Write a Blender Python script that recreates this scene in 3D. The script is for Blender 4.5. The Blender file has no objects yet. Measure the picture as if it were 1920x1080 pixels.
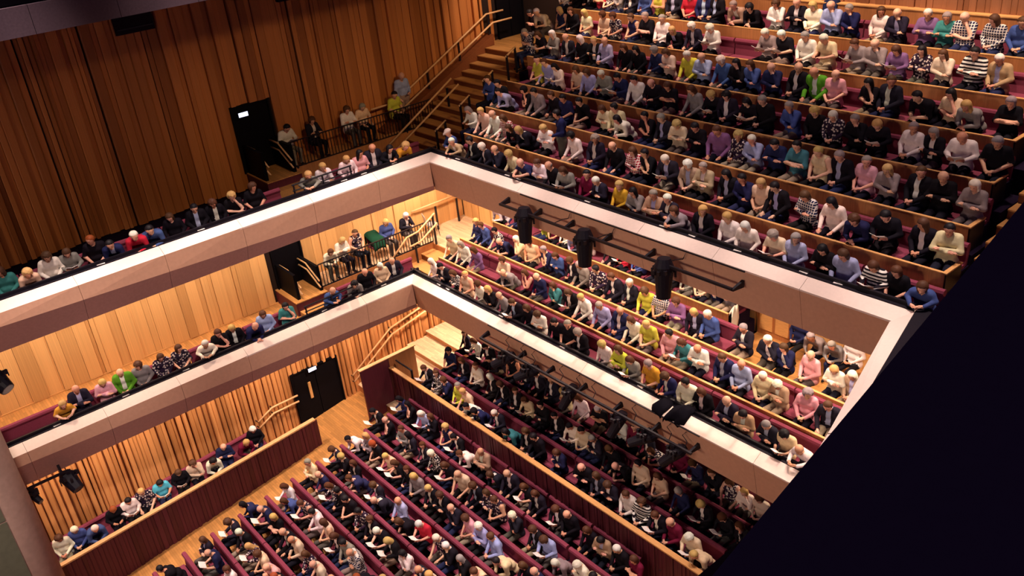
import bpy, bmesh, math, random, re
import numpy as np
from mathutils import Vector, Matrix
random.seed(7); rng = np.random.default_rng(7)
C = bpy.context.scene.collection
SC = bpy.context.scene

# ------------------------------------------------------------------ camera
H = 19.6
FPX = 1664.87
RM = np.array([[0.64020605, 0.76214287, -0.09630398],
               [0.29851473, -0.3623245, -0.88295522],
               [-0.70783131, 0.53652512, -0.45947321]])      # right, down, forward
cam_d = bpy.data.cameras.new('camera'); cam = bpy.data.objects.new('camera', cam_d); C.objects.link(cam)
cam_d.sensor_width = 36.0; cam_d.lens = FPX / 1920 * 36.0
cam_d.clip_start = 0.05; cam_d.clip_end = 200
r_, d_, f_ = RM
cam.matrix_world = Matrix(((r_[0], -d_[0], -f_[0], 0), (r_[1], -d_[1], -f_[1], 0), (r_[2], -d_[2], -f_[2], H), (0, 0, 0, 1)))
SC.camera = cam

# ------------------------------------------------------------------ world, exposure
w = bpy.data.worlds.new('world'); SC.world = w; w.use_nodes = True
w.node_tree.nodes['Background'].inputs[0].default_value = (0.22, 0.12, 0.42, 1)
w.node_tree.nodes['Background'].inputs[1].default_value = 0.11
vs = SC.view_settings
vs.view_transform = 'Standard'; vs.look = 'None'; vs.gamma = 1.0; vs.exposure = 0.35
vs.use_curve_mapping = False

WARM = (1.0, 0.74, 0.55); PINKW = (1.0, 0.78, 0.68); COOL = (0.85, 0.75, 1.0)
def spot(x, y, z, tx, ty, tz, power, ang=60, blend=.6, col=WARM, rad=.12):
    l = bpy.data.lights.new('spot_lamp', 'SPOT'); l.energy = power; l.spot_size = math.radians(ang); l.spot_blend = blend
    l.color = col; l.shadow_soft_size = rad
    o = bpy.data.objects.new('spot_lamp', l); C.objects.link(o); o.location = (x, y, z)
    o.rotation_euler = (Vector((tx, ty, tz)) - Vector((x, y, z))).to_track_quat('-Z', 'Y').to_euler()
    return o
# house lights and some added spots over the hall, all out of view
for x in (-22.5, -19.8, -17.1, -14.4, -11.7, -9.0, -6.3): spot(x, 15.4, 25.0, x, 15.1, 10.5, 5000, 25, 1.0, PINKW, .2)
for x in (-23, -19.5, -15.5, -11.5, -7.5): spot(x, 19.0, 22.5, x, 21.6, 13.6, 3600, 44, 1.0, WARM, .18)
for x in (-22.5, -18.5, -14.5, -10.5, -7): spot(x - 1, 13.6, 24.0, x, 21.4, 13.9, 3000, 19, 1.0, WARM, .18)
for x in (-22, -17.5, -13, -8.5): spot(x, 19.2, 25.0, x, 18.4, 11.8, 1700, 28, 1.0, PINKW, .2)
for x in (-21.5, -17.5, -13.5):
    for y in (3.2, 7.2, 11.0): spot(x, y + .6, 25, x, y, 1.0, 8600, 24, 1.0, PINKW, .25)
for y in (.5, 4.5, 8.5, 12.5): spot(-20.0, y, 25.0, -22.9, y, 8.5, 5600, 22, 1.0, PINKW, .2)
for y in (1.0, 6.5, 12.0): spot(-8.0, y - 1, 24.0, -23.2, y, 7.0, 7500, 26, 1.0, PINKW, .4)  # added spots, brighten the left balcony fronts from across the hall
spot(-9.5, 9.0, 25.0, -6.4, 11.5, 10.5, 9000, 26, 1.0, PINKW, .2)  # added spot that lifts the right-hand ledge
spot(-8.5, 19.5, 24.0, -6.1, 17.5, 11.0, 900, 26, 1.0, WARM, .2)  # added spot to bring out the right-hand stairs
spot(-12.0, -5.0, 15.0, -20.2, -1.0, 4.5, 3600, 34, 1.0, PINKW, .4)  # unseen lamp added to brighten the pier
for y, e in ((2.0, 180), (7.0, 850), (12.0, 1650), (17.0, 1900), (20.5, 1700)): spot(-9.0, y - 2, 21.5, -27, y, 11.2, e, 30, 1.0, (1, .66, .32), .5)
spot(-23.6, 20.2, 16.0, -27, 21.6, 13.0, 420, 90, .8, WARM)
# added fill spots standing in for stage glow, in front of the audience
for x in (-18, -10): spot(x, -10, 13, x - 2, 14, 7.5, 3000, 75, 1.0, WARM, 1.5)
# down lights in the soffit of the upper balcony
for x in (-25.6, -22.6, -19.6, -16.6, -13.6, -10.6, -7.6):
    spot(x, 16.9, 9.38, x, 16.3, 6.0, 340, 125, .7, WARM, .08)
    spot(x + 1.4, 15.2, 9.38, x + 1.4, 14.8, 6.0, 250, 125, .7, WARM, .08)
for y in (-.5, 2.2, 4.9, 7.6, 10.3, 13.0, 15.7): spot(-25.3, y, 9.38, -25.9, y, 5.6, 270, 130, .7, WARM, .08)
# down lights in the soffit of the lower balcony
for x in (-25.3, -22.4, -19.4, -16.4, -13.4, -10.4):
    spot(x, 16.2, 4.9, x, 16.0, 2.4, 420 if x < -22 else 110, 125, .7, WARM, .08)
for y in (-.8, 1.6, 4.0, 6.4, 8.8, 11.2, 13.4): spot(-25.0, y, 4.9, -25.9, y, 1.0, 200, 130, .7, WARM, .08)

# ------------------------------------------------------------------ materials
def lin(c):
    return tuple(((v / 255) / 12.92 if v / 255 <= .04045 else ((v / 255 + .055) / 1.055) ** 2.4) for v in c)
MATS = {}
class N:
    def __init__(s, name, rough=.6, spec=.3):
        s.m = bpy.data.materials.new(name); s.m.use_nodes = True; s.nt = s.m.node_tree
        s.b = s.nt.nodes['Principled BSDF']; s.b.inputs['Roughness'].default_value = rough
        s.b.inputs['Specular IOR Level'].default_value = spec; MATS[name] = s.m
    def n(s, t, **k):
        o = s.nt.nodes.new(t)
        for a, v in k.items():
            if a[0] == '_': setattr(o, a[1:], v)
            else: o.inputs[a.replace('__', ' ')].default_value = v
        return o
    def l(s, a, b): s.nt.links.new(a, b)
    def coord(s, scale, kind='Object'):
        t = s.n('ShaderNodeTexCoord'); m = s.n('ShaderNodeMapping'); s.l(t.outputs[kind], m.inputs[0]); m.inputs['Scale'].default_value = scale
        return m.outputs[0]
    def ramp(s, fac, stops):
        r = s.n('ShaderNodeValToRGB'); e = r.color_ramp.elements
        while len(e) < len(stops): e.new(.5)
        for q, (p, c) in zip(e, stops): q.position = p; q.color = (*c, 1)
        s.l(fac, r.inputs[0]); return r.outputs[0]
    def mix(s, fac, a, b, mode='MIX'):
        m = s.n('ShaderNodeMix', _data_type='RGBA', _blend_type=mode)
        for v, i in ((fac, 0), (a, 6), (b, 7)):
            if isinstance(v, (int, float)): m.inputs[i].default_value = v
            elif isinstance(v, tuple): m.inputs[i].default_value = (*v, 1)
            else: s.l(v, m.inputs[i])
        return m.outputs[2]
    def col(s, c):
        if isinstance(c, tuple): s.b.inputs['Base Color'].default_value = (*c, 1)
        else: s.l(c, s.b.inputs['Base Color'])
        return s
    def bump(s, h, st=.2, d=.01):
        b = s.n('ShaderNodeBump'); b.inputs['Strength'].default_value = st; b.inputs['Distance'].default_value = d
        s.l(h, b.inputs['Height']); s.l(b.outputs[0], s.b.inputs['Normal']); return s
def flat(name, rgb, rough=.6, spec=.3, noise=.12, scale=6):
    k = N(name, rough, spec); c = lin(rgb); v = k.coord((scale,) * 3)
    t = k.n('ShaderNodeTexNoise'); t.inputs['Detail'].default_value = 4; k.l(v, t.inputs[0])
    k.col(k.ramp(t.outputs[0], ((.3, tuple(q * (1 - noise) for q in c)), (.7, tuple(min(1, q * (1 + noise)) for q in c))))); return k.m
def wood(name, rgb, scale=(9, 9, .5), var=.3, rough=.45, rand=0.0, spec=.35):
    k = N(name, rough, spec); c = lin(rgb); v = k.coord(scale)
    if rand:                                   # each piece shifts its grain and its tone
        oi = k.n('ShaderNodeObjectInfo'); ad = k.n('ShaderNodeVectorMath', _operation='ADD'); sc = k.n('ShaderNodeMath', _operation='MULTIPLY'); sc.inputs[1].default_value = 37
        k.l(oi.outputs['Random'], sc.inputs[0]); k.l(v, ad.inputs[0]); k.l(sc.outputs[0], ad.inputs[1]); v = ad.outputs[0]
    t = k.n('ShaderNodeTexNoise'); t.inputs['Scale'].default_value = 2.0; t.inputs['Detail'].default_value = 7; t.inputs['Roughness'].default_value = .65; k.l(v, t.inputs[0])
    lo = tuple(q * (1 - var) for q in c); hi = tuple(min(1, q * (1 + var)) for q in c)
    o = k.ramp(t.outputs[0], ((.28, lo), (.52, c), (.75, hi)))
    if rand:
        rr = k.ramp(oi.outputs['Random'], ((0, (1 - rand, 1 - rand * 1.15, 1 - rand * 1.3)), (.5, (1, 1, 1)), (1, (1 + rand * .3, 1 + rand * .3, 1 + rand * .3))))
        o = k.mix(1.0, o, rr, 'MULTIPLY')
    k.col(o).bump(t.outputs[0], .08, .004); return k.m
M_oak = wood('oak_veneer', (178, 116, 70), (14, 14, .8), .22)
M_oakcap = wood('oak_cap', (214, 158, 98), (3, 20, 20), .15)
M_plank = wood('wall_plank', (196, 122, 64), (16, 16, .35), .26, .5, .38)
M_plank1 = wood('pale_wall_plank', (224, 172, 112), (16, 16, .35), .2, .5, .26)
M_plank2 = wood('rear_wall_plank', (150, 98, 66), (16, 16, .35), .26, .5, .42)
M_flute = wood('fluted_plank', (208, 144, 88), (16, 16, .4), .28, .5, .35)
M_darkwood = wood('dark_red_timber', (86, 32, 44), (18, 18, .6), .3, .5, .3)
M_backing = flat('wall_backing', (34, 18, 14), .8)
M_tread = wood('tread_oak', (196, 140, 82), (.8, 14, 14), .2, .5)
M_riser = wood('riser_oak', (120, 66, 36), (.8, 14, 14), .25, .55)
M_rail = wood('rail_oak', (226, 176, 126), (6, 6, 6), .12, .4)
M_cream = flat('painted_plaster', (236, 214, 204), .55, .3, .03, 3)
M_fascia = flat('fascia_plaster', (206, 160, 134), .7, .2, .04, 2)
M_fascia_shade = flat('fascia_lower_plaster', (168, 124, 116), .75, .2, .06, 3)  # fascia tone darkened to carry the shade of the tilted lower facet
M_grey = flat('grey_panel', (82, 66, 76), .7, .2, .1, 4)
M_pier = flat('pier_plaster', (176, 146, 132), .7, .2, .08, 1.5)
M_pier2 = flat('pier_panel_green_grey', (92, 92, 76), .7, .2, .08, 1.5)
M_door = flat('black_stained_door', (9, 7, 13), .6, .1, .1)
M_black = flat('black_paint', (20, 15, 27), .55, .25, .1)
M_blackm = flat('black_metal', (22, 18, 28), .4, .4, .1)
M_dark = flat('indigo_black_carpet', (30, 20, 40), .95, .05, .15)
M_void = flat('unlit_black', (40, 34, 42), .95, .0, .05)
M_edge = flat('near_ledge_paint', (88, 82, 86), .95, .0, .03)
M_red = flat('crimson_fabric', (128, 56, 76), .85, .15, .12, 14)
M_lens = flat('lens_glass', (70, 72, 92), .1, .6, .05)
M_paper = flat('paper', (238, 228, 224), .7, .2, .03, 20)
M_chair = flat('grey_plastic', (176, 164, 160), .5, .3, .05)
def parquet(name, rgb):
    k = N(name, .4, .4); c = lin(rgb); v = k.coord((1, 1, 1), 'Object')
    b = k.n('ShaderNodeTexBrick'); k.l(v, b.inputs[0])
    b.inputs['Scale'].default_value = 1.0; b.inputs['Brick Width'].default_value = .62; b.inputs['Row Height'].default_value = .075; b.inputs['Mortar Size'].default_value = .003
    b.inputs['Color1'].default_value = (*[q * .62 for q in c], 1); b.inputs['Color2'].default_value = (*[min(1, q * 1.15) for q in c], 1); b.inputs['Mortar'].default_value = (*[q * .3 for q in c], 1)
    n = k.n('ShaderNodeTexNoise'); n.inputs['Scale'].default_value = 18; n.inputs['Detail'].default_value = 5; k.l(k.coord((.4, 4, 1)), n.inputs[0])
    k.col(k.mix(.35, b.outputs[0], k.ramp(n.outputs[0], ((.3, tuple(q * .7 for q in c)), (.7, c))))); return k.m
M_parq = parquet('parquet', (206, 146, 84)); M_pale = parquet('pale_boards', (226, 190, 152))
def emit(name, c, s):
    k = N(name); k.b.inputs['Emission Color'].default_value = (*c, 1); k.b.inputs['Emission Strength'].default_value = s; k.col((.5, .5, .6)); return k.m
M_exit = emit('exit_sign_light', (.72, .76, 1.0), 1.6); M_blue = emit('blue_lamp_light', (.12, .1, 1.0), 1.2)
def objcol(name, pattern=None, rough=.85, spec=.1):
    k = N(name, rough, spec); oi = k.n('ShaderNodeObjectInfo'); base = oi.outputs['Color']
    v = k.coord((1, 1, 1))
    if pattern == 'stripe':
        wv = k.n('ShaderNodeTexWave', _bands_direction='Z'); wv.inputs['Scale'].default_value = 4.2; k.l(v, wv.inputs[0])
        base = k.mix(k.ramp(wv.outputs[1], ((.48, (0, 0, 0)), (.52, (1, 1, 1)))), base, (.8, .75, .7))
    elif pattern == 'check':
        a = k.n('ShaderNodeTexWave', _bands_direction='Z'); a.inputs['Scale'].default_value = 5.5; k.l(v, a.inputs[0])
        b = k.n('ShaderNodeTexWave', _bands_direction='X'); b.inputs['Scale'].default_value = 5.5; k.l(v, b.inputs[0])
        mx = k.n('ShaderNodeMath', _operation='MAXIMUM'); k.l(a.outputs[1], mx.inputs[0]); k.l(b.outputs[1], mx.inputs[1])
        base = k.mix(k.ramp(mx.outputs[0], ((.78, (0, 0, 0)), (.86, (1, 1, 1)))), base, (.7, .62, .58))
    elif pattern == 'floral':
        vo = k.n('ShaderNodeTexVoronoi'); vo.inputs['Scale'].default_value = 15; k.l(v, vo.inputs[0])
        base = k.mix(k.ramp(vo.outputs[0], ((.34, (1, 1, 1)), (.44, (0, 0, 0)))), base, (.72, .6, .56))
    n = k.n('ShaderNodeTexNoise'); n.inputs['Scale'].default_value = 9; n.inputs['Detail'].default_value = 3; k.l(v, n.inputs[0])
    k.col(k.mix(1.0, base, k.ramp(n.outputs[0], ((.3, (.82, .82, .82)), (.7, (1.08, 1.08, 1.08)))), 'MULTIPLY')).bump(n.outputs[0], .35, .02); return k.m
M_cloth = objcol('cloth'); M_stripe = objcol('striped_cloth', 'stripe'); M_check = objcol('checked_cloth', 'check'); M_floral = objcol('patterned_cloth', 'floral')
M_skin = objcol('skin', None, .55, .3); M_hair = objcol('hair', None, .6, .25)
M_eye = flat('eye_dark', (50, 28, 28), .5); M_shoe = flat('shoe_leather', (28, 20, 26), .5)

# ------------------------------------------------------------------ mesh helpers
class MB:
    def __init__(s): s.v = []; s.f = []
    def poly(s, pts, faces): o = len(s.v); s.v += [tuple(p) for p in pts]; s.f += [tuple(i + o for i in f) for f in faces]; return s
    def box(s, x0, x1, y0, y1, z0, z1):
        return s.poly([(x0, y0, z0), (x1, y0, z0), (x1, y1, z0), (x0, y1, z0), (x0, y0, z1), (x1, y0, z1), (x1, y1, z1), (x0, y1, z1)],
                      [(0, 3, 2, 1), (4, 5, 6, 7), (0, 1, 5, 4), (1, 2, 6, 5), (2, 3, 7, 6), (3, 0, 4, 7)])
    def tube(s, pts, r, n=6):
        pts = [Vector(p) for p in pts]; rs = r if isinstance(r, (list, tuple)) else [r] * len(pts); rings = []
        for i, p in enumerate(pts):
            d = (pts[min(i + 1, len(pts) - 1)] - pts[max(i - 1, 0)]).normalized()
            a = d.cross(Vector((0, 0, 1)) if abs(d.z) < .9 else Vector((1, 0, 0))).normalized(); b = d.cross(a)
            rings.append([p + (a * math.cos(t) + b * math.sin(t)) * rs[i] for t in [2 * math.pi * q / n for q in range(n)]])
        fs = [(i * n + q, i * n + (q + 1) % n, (i + 1) * n + (q + 1) % n, (i + 1) * n + q) for i in range(len(pts) - 1) for q in range(n)]
        fs += [tuple(range(n))[::-1], tuple(range((len(pts) - 1) * n, len(pts) * n))]
        return s.poly([p for rg in rings for p in rg], fs)
    def bar(s, a, b, w, h):                       # square bar from a to b
        a, b = Vector(a), Vector(b); d = (b - a).normalized(); u = d.cross(Vector((0, 0, 1)) if abs(d.z) < .95 else Vector((0, 1, 0))).normalized(); v = u.cross(d)
        q = [(-1, -1), (1, -1), (1, 1), (-1, 1)]
        return s.poly([p + u * (i * w / 2) + v * (j * h / 2) for p in (a, b) for i, j in q], [(3, 2, 1, 0), (4, 5, 6, 7), (0, 1, 5, 4), (1, 2, 6, 5), (2, 3, 7, 6), (3, 0, 4, 7)])
    def extr(s, prof, a, b, closed=True):         # profile points as functions end a -> end b (lists of 3D points)
        n = len(prof) if False else len(a); fs = [(i, (i + 1) % n, n + (i + 1) % n, n + i) for i in range(n if closed else n - 1)]
        if closed: fs += [tuple(range(n))[::-1], tuple(range(n, 2 * n))]
        return s.poly(list(a) + list(b), fs)
    def mesh(s, name):
        me = bpy.data.meshes.new(name); me.from_pydata(s.v, [], s.f)
        bm = bmesh.new(); bm.from_mesh(me); bmesh.ops.recalc_face_normals(bm, faces=bm.faces); bm.to_mesh(me); bm.free(); return me
    def obj(s, name, mat, parent=None, smooth=False): return link(name, s.mesh(name), mat, parent, smooth)
def link(name, me, mat, parent=None, smooth=False):
    if mat and not me.materials: me.materials.append(mat)
    if smooth:
        for p in me.polygons: p.use_smooth = True
    o = bpy.data.objects.new(name, me); C.objects.link(o)
    if parent: o.parent = parent
    return o
def empty(name, loc=(0, 0, 0)):
    o = bpy.data.objects.new(name, None); C.objects.link(o); o.location = loc; o.empty_display_size = .1; return o
def tag(o, label, cat, group=None):
    o['label'] = label; o['category'] = cat
    if group: o['group'] = group
    return o
def struct(o): o['kind'] = 'structure'; return o
def ordw(n):
    b = 'first second third fourth fifth sixth seventh eighth ninth tenth eleventh twelfth thirteenth fourteenth fifteenth sixteenth seventeenth eighteenth nineteenth'.split()
    if n <= 19: return b[n - 1]
    t, u = divmod(n, 10); w = {2: 'twent', 3: 'thirt', 4: 'fort', 5: 'fift'}[t]
    return w + 'ieth' if u == 0 else w + 'y-' + b[u - 1]
UNIT = MB().box(-.5, .5, -.5, .5, 0, 1)
def unit_mesh(name, mat, chamfer=.12):
    """a board of unit size, its two long front edges planed off"""
    c = chamfer; m = MB(); p = [(-.5, -.5), (.5, -.5), (.5, .5 - c), (.5 - c, .5), (-.5 + c, .5), (-.5, .5 - c)]
    m.extr(None, [(x, y, 0) for x, y in p], [(x, y, 1) for x, y in p]); me = m.mesh(name); me.materials.append(mat); return me
def planks(parent, me, axis, at, s0, s1, z0, z1, wmin, wmax, face, dmin=.02, dmax=.14, skip=(), prob_gap=.0):
    """vertical boards of random width along a wall, each proud by its own amount; axis 'y' wall faces +x, axis 'x' wall faces -y"""
    s = s0; k = 0
    while s < s1 and k < 295:
        wd = min(random.uniform(wmin, wmax), s1 - s); d = random.uniform(dmin, dmax); c = s + wd / 2
        zz0, zz1 = z0, z1
        for a, b, lo, hi in skip:
            if a < c < b: zz0 = hi if lo <= z0 + .01 else zz0; zz1 = lo if hi >= z1 - .01 else zz1
        if zz1 - zz0 > .05:
            o = bpy.data.objects.new('plank', me); C.objects.link(o); o.parent = parent
            if axis == 'y': o.location = (at + face * d / 2, c, zz0); o.rotation_euler = (0, 0, -math.pi / 2 * face); o.scale = (wd - .008, d, zz1 - zz0)
            else: o.location = (c, at + face * d / 2, zz0); o.rotation_euler = (0, 0, 0 if face > 0 else math.pi); o.scale = (wd - .008, d, zz1 - zz0)
            k += 1
        s += wd + (random.uniform(.02, .06) if random.random() < prob_gap else 0)
# ------------------------------------------------------------------ structure: levels
XW, XS = -27.0, -26.4                     # left wall above, and in the stalls
Z2, X2, Y2 = 10.69, -22.93, 14.75         # inner top edge of the upper balcony front
Z1, X1, Y1 = 6.23, -24.10, 14.08          # the same, lower balcony
def yk2(k): return 13.62 + 1.066 * k
def tk2(k): return H - (9.59 - .564 * k)
def fk2(k): return tk2(k) - .60
def yk1(k): return 14.08 + 1.0 * (k - 1)
TK1 = {1: 6.3, 2: 6.57, 3: 6.93, 4: 7.40, 5: 7.9}
FK1 = {1: 5.55, 2: 5.92, 3: 6.25, 4: 6.75}
def fs(y): return .144 * (y - 3)
PM_A = unit_mesh('plank', M_plank); PM_A1 = unit_mesh('plank', M_plank1); PM_B = unit_mesh('plank', M_plank2); PM_C = unit_mesh('plank', M_flute, .2); PM_D = unit_mesh('plank', M_darkwood, .22)
# left wall, upper level
wl = struct(MB().box(XW - .4, XW, -5, 23, 9.4, 20).obj('wall_left', M_backing))
D2 = (10.2, 11.42, 10.5, 12.63)
planks(wl, PM_A, 'y', XW, -3, 20.4, 10.0, 19.5, .10, .30, 1, .03, .20, skip=((D2[0] - .06, D2[1] + .06, 9.9, D2[3] + .06),), prob_gap=.14)
planks(wl, PM_A, 'y', XW - .05, 20.4, 22.4, 12.0, 19.5, .10, .26, 1, .02, .08, skip=((21.12, 22.36, 11.9, 15.0),))
wl1 = struct(MB().box(XW - .4, XW, -5, 18.6, 5.4, 9.4).obj('wall_left', M_backing))
planks(wl1, PM_A1, 'y', XW, -3, 18.45, 5.72, 9.48, .10, .52, 1, .02, .10, skip=((10.35, 11.44, 5.7, 8.6),))
wls = struct(MB().box(XS - .6, XS - .02, -5, 18.6, -1.5, 5.2).obj('wall_left', M_riser))
planks(wls, PM_C, 'y', XS - .02, -3, 17.9, 0.0, 4.99, .10, .17, 1, .04, .18, prob_gap=.5, skip=((9.75, 11.57, -.1, 3.14),))
struct(MB().box(XW, XW + .06, -3, 18.4, 5.7, 5.74).obj('baseboard_left', M_oakcap))
# rear walls
wr = struct(MB().box(XW, -3, 22.4, 22.8, 9.4, 20).obj('wall_rear', M_backing))
planks(wr, PM_B, 'x', 22.4, -26.9, -4, 14.0, 19.5, .10, .30, -1, .02, .10)
wr1 = struct(MB().box(XW, -3, 18.5, 18.9, 5.4, 9.45).obj('wall_rear', M_backing))
planks(wr1, PM_A1, 'x', 18.5, -26.9, -5, 6.2, 9.4, .14, .42, -1, .02, .07)
struct(MB().box(XS, -3, 18.0, 18.3, 0, 5).obj('wall_rear', M_darkwood))
# doors
def door(name, x, y0, y1, z0, z1, two=False, handle=None, rec=.35):
    d = struct(MB().box(x, x + .02, y0, y1, z0, z1).box(x - rec, x + .12, y0 - .05, y0, z0, z1 + .05).box(x - rec, x + .12, y1, y1 + .05, z0, z1 + .05).box(x - rec, x + .12, y0, y1, z1, z1 + .05).obj(name, M_door))
    ys = [(y0, (y0 + y1) / 2 - .004), ((y0 + y1) / 2 + .004, y1)] if two else [(y0, y1)]
    for a, b in ys: MB().box(x - rec, x - rec + .05, a + .01, b - .01, z0 + .01, z1 - .01).obj('door_leaf', M_door, d)
    if handle: MB().box(x - rec + .05, x - rec + .1, handle[0], handle[0] + .1, handle[1], handle[2]).obj('pull_handle', M_oakcap, d)
    return d
door('door_1', XW, *D2[:2], 10.5, D2[3], rec=-.02)
door('door_2', XW, 10.37, 11.42, 6.2, 8.55, rec=-.02)
door('door_3', XS, 9.77, 11.55, 1.0, 3.14, True, (10.30, 1.95, 2.62), rec=-.02)
d5 = struct(MB().box(-13.0, -11.9, 18.36, 18.44, 6.2, 8.5).obj('door_5', M_oak))
for a_, b_ in ((-12.92, -12.5), (-12.4, -11.98)): MB().box(a_, b_, 18.33, 18.36, 6.45, 7.3).box(a_, b_, 18.33, 18.36, 7.45, 8.4).obj('panel', M_oakcap, d5)
door('door_4', XW, 21.14, 22.34, 12.5, 14.95, True, (21.5, 13.9, 14.5), rec=-.02)
def exit_sign(x, y, z, ang, label):
    t = MB().box(-.02, .02, -.17, .17, -.08, .08).obj('exit_sign', M_blackm); t.location = (x, y, z); t.rotation_euler = (0, 0, ang); tag(t, label, 'sign', 'lit exit signs over the doors')
    MB().box(.02, .028, -.155, .155, -.068, .068).obj('lit_face', M_exit, t)
exit_sign(XW + .17, 10.52, 12.40, 0, 'small glowing white exit sign in the upper balcony doorway')
exit_sign(XS + .17, 10.55, 3.12, 0, 'small glowing white exit sign above the stalls double door')

# ------------------------------------------------------------------ balcony fronts
def prism(pts, off):                       # four-sided panel with thickness
    m = MB(); q = [Vector(p) for p in pts]; o = Vector(off)
    m.extr(None, q, [p + o for p in q]); return m
def balcony_front(zt, x0, y0, ya, xr, name_lbl):
    root = struct(MB().box(x0 - .10, x0 + .02, ya, y0 + .1, zt - 1.15, zt - .06).box(x0 - .1, xr, y0 - .02, y0 + .10, zt - 1.15, zt - .06).obj('balcony_front', M_fascia_shade))
    LW, LD, BW, BD = .30, -.17, .10, -1.22
    def L(y, w_, d_): return Vector((x0 + w_, y, zt + d_))
    def R(x, w_, d_): return Vector((x, y0 - w_, zt + d_))
    def kink(y):
        t = max(0, min(1, (y - 0) / (y0 - 0))); return (.37 - .15 * t, -.42 - .60 * t)
    n = 8; ys = [ya + (y0 - ya) * i / n for i in range(n + 1)]
    for i in range(n):
        a, b = ys[i] + .004, ys[i + 1] - .004; last = i == n - 1
        f = lambda w_: (b if not last else y0 - w_)
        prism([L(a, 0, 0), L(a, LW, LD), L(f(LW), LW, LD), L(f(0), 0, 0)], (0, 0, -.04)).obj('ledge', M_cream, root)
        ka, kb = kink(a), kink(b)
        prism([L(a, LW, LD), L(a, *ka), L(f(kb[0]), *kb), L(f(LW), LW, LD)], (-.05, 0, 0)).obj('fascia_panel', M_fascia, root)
        prism([L(a, *ka), L(a, BW, BD), L(f(BW), BW, BD), L(f(kb[0]), *kb)], (-.05, 0, 0)).obj('fascia_panel', M_fascia_shade, root)
    n = 7; xs = [x0 + (xr - x0) * i / n for i in range(n + 1)]
    for i in range(n):
        a, b = xs[i] + .004, xs[i + 1] - .004; first = i == 0
        g = lambda w_: (a if not first else x0 + w_)
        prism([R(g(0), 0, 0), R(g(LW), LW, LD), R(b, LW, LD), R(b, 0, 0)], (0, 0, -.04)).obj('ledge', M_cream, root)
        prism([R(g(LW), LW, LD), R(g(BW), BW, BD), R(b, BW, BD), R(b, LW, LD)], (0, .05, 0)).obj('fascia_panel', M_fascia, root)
    # black shelf and rail behind the ledge
    MB().box(x0 - .15, x0 - .005, ya, y0 + .3, zt - .10, zt + .015).box(x0 - .3, xr, y0 + .005, y0 + .15, zt - .10, zt + .015).obj('shelf', M_black, root)
    MB().box(x0 - .15, x0 - .09, ya, y0 + .3, zt + .0, zt + .10).box(x0 - .3, xr, y0 + .09, y0 + .15, zt + .0, zt + .10).obj('rail', M_blackm, root)
    return root
XR2 = -6.95
balcony_front(Z2, X2, Y2, -3.0, XR2, 'upper')
balcony_front(Z1, X1, Y1, -3.0, -4.0, 'lower')
# right-hand return of the upper front
rr = struct(MB().extr(None, [(XR2 + .02, 14.85, z) for z in (9.5, 10.6)] + [(XR2 + .4, 14.85, z) for z in (10.6, 9.5)], [(-2.6, -2, z) for z in (9.5, 10.6)] + [(-2.2, -2, z) for z in (10.6, 9.5)]).obj('balcony_front', M_fascia))
for i in range(4):
    a, b = i / 4 + .001, (i + 1) / 4 - .001; q = lambda t, w_, d_: Vector((XR2 - w_ + 4.35 * t, 14.85 - 16.85 * t - (w_ * 1.6 if t < .01 else 0), Z2 + d_))
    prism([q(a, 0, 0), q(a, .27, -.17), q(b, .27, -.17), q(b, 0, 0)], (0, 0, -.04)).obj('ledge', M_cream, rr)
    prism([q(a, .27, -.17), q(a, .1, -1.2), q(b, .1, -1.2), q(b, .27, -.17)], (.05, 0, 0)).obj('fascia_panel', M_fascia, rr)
MB().extr(None, [(XR2, 14.9, Z2 + .02), (XR2 + .3, 14.9, Z2 + .02), (XR2 + .3, 14.9, Z2 - .1), (XR2, 14.9, Z2 - .1)], [(-2.6, -2, Z2 + .02), (-2.3, -2, Z2 + .02), (-2.3, -2, Z2 - .1), (-2.6, -2, Z2 - .1)]).obj('shelf', M_black, rr)
# slabs (their undersides are the soffits)
sl = struct(MB().box(XW, X2 - .1, -3, Y2 + .1, 9.49, 9.97).box(XW, -3, Y2 + .1, 22.4, 9.49, 9.93).obj('floor', M_dark))
struct(MB().box(-6.0, -1.5, -2, 15, 9.6, 9.97).obj('floor', M_void))  # coloured black to stand for the unlit right gallery floor
sl1 = struct(MB().box(XW, X1 - .1, -3, Y1 + .1, 5.01, 5.55).box(XW, -3, Y1 + .1, 18.5, 5.01, 5.52).obj('floor', M_dark))
struct(MB().box(XW, -25.4, -3, 16.1, 5.55, 5.70).obj('floor', M_parq))
for k in range(1, 8): struct(MB().box(-23.3, -6.9, yk2(k), yk2(k + 1) + .02, 9.9, fk2(k)).obj('floor', M_dark))
for k in (1, 2, 3, 4): struct(MB().box(-23.95, -4 if k < 4 else -13.0, yk1(k) + .12, yk1(k + 1) + .14, 5.5, FK1[k]).obj('floor', M_dark))
struct(MB().box(-13.0, -4, 16.12, 18.5, 5.5, FK1[3] + .02).obj('floor', M_parq))
# stalls floor, gently raked
struct(MB().poly([(XS, -8, fs(-8)), (-2, -8, fs(-8)), (-2, 12.7, fs(12.7)), (XS, 12.7, fs(12.7)), (XS, -8, -3), (-2, -8, -3), (-2, 12.7, -3), (XS, 12.7, -3)],
                 [(0, 1, 2, 3), (7, 6, 5, 4), (0, 4, 5, 1), (1, 5, 6, 2), (2, 6, 7, 3), (3, 7, 4, 0)]).obj('floor', M_parq))
FP = {1: 2.22, 2: 2.42, 3: 2.62, 4: 2.82}
for k in (1, 2, 3, 4): struct(MB().box(-23.2, -3, 12.66 + .95 * (k - 1), 13.61 + .95 * (k - 1) + (1.6 if k == 4 else 0), .5, FP[k]).obj('floor', M_dark))
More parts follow.
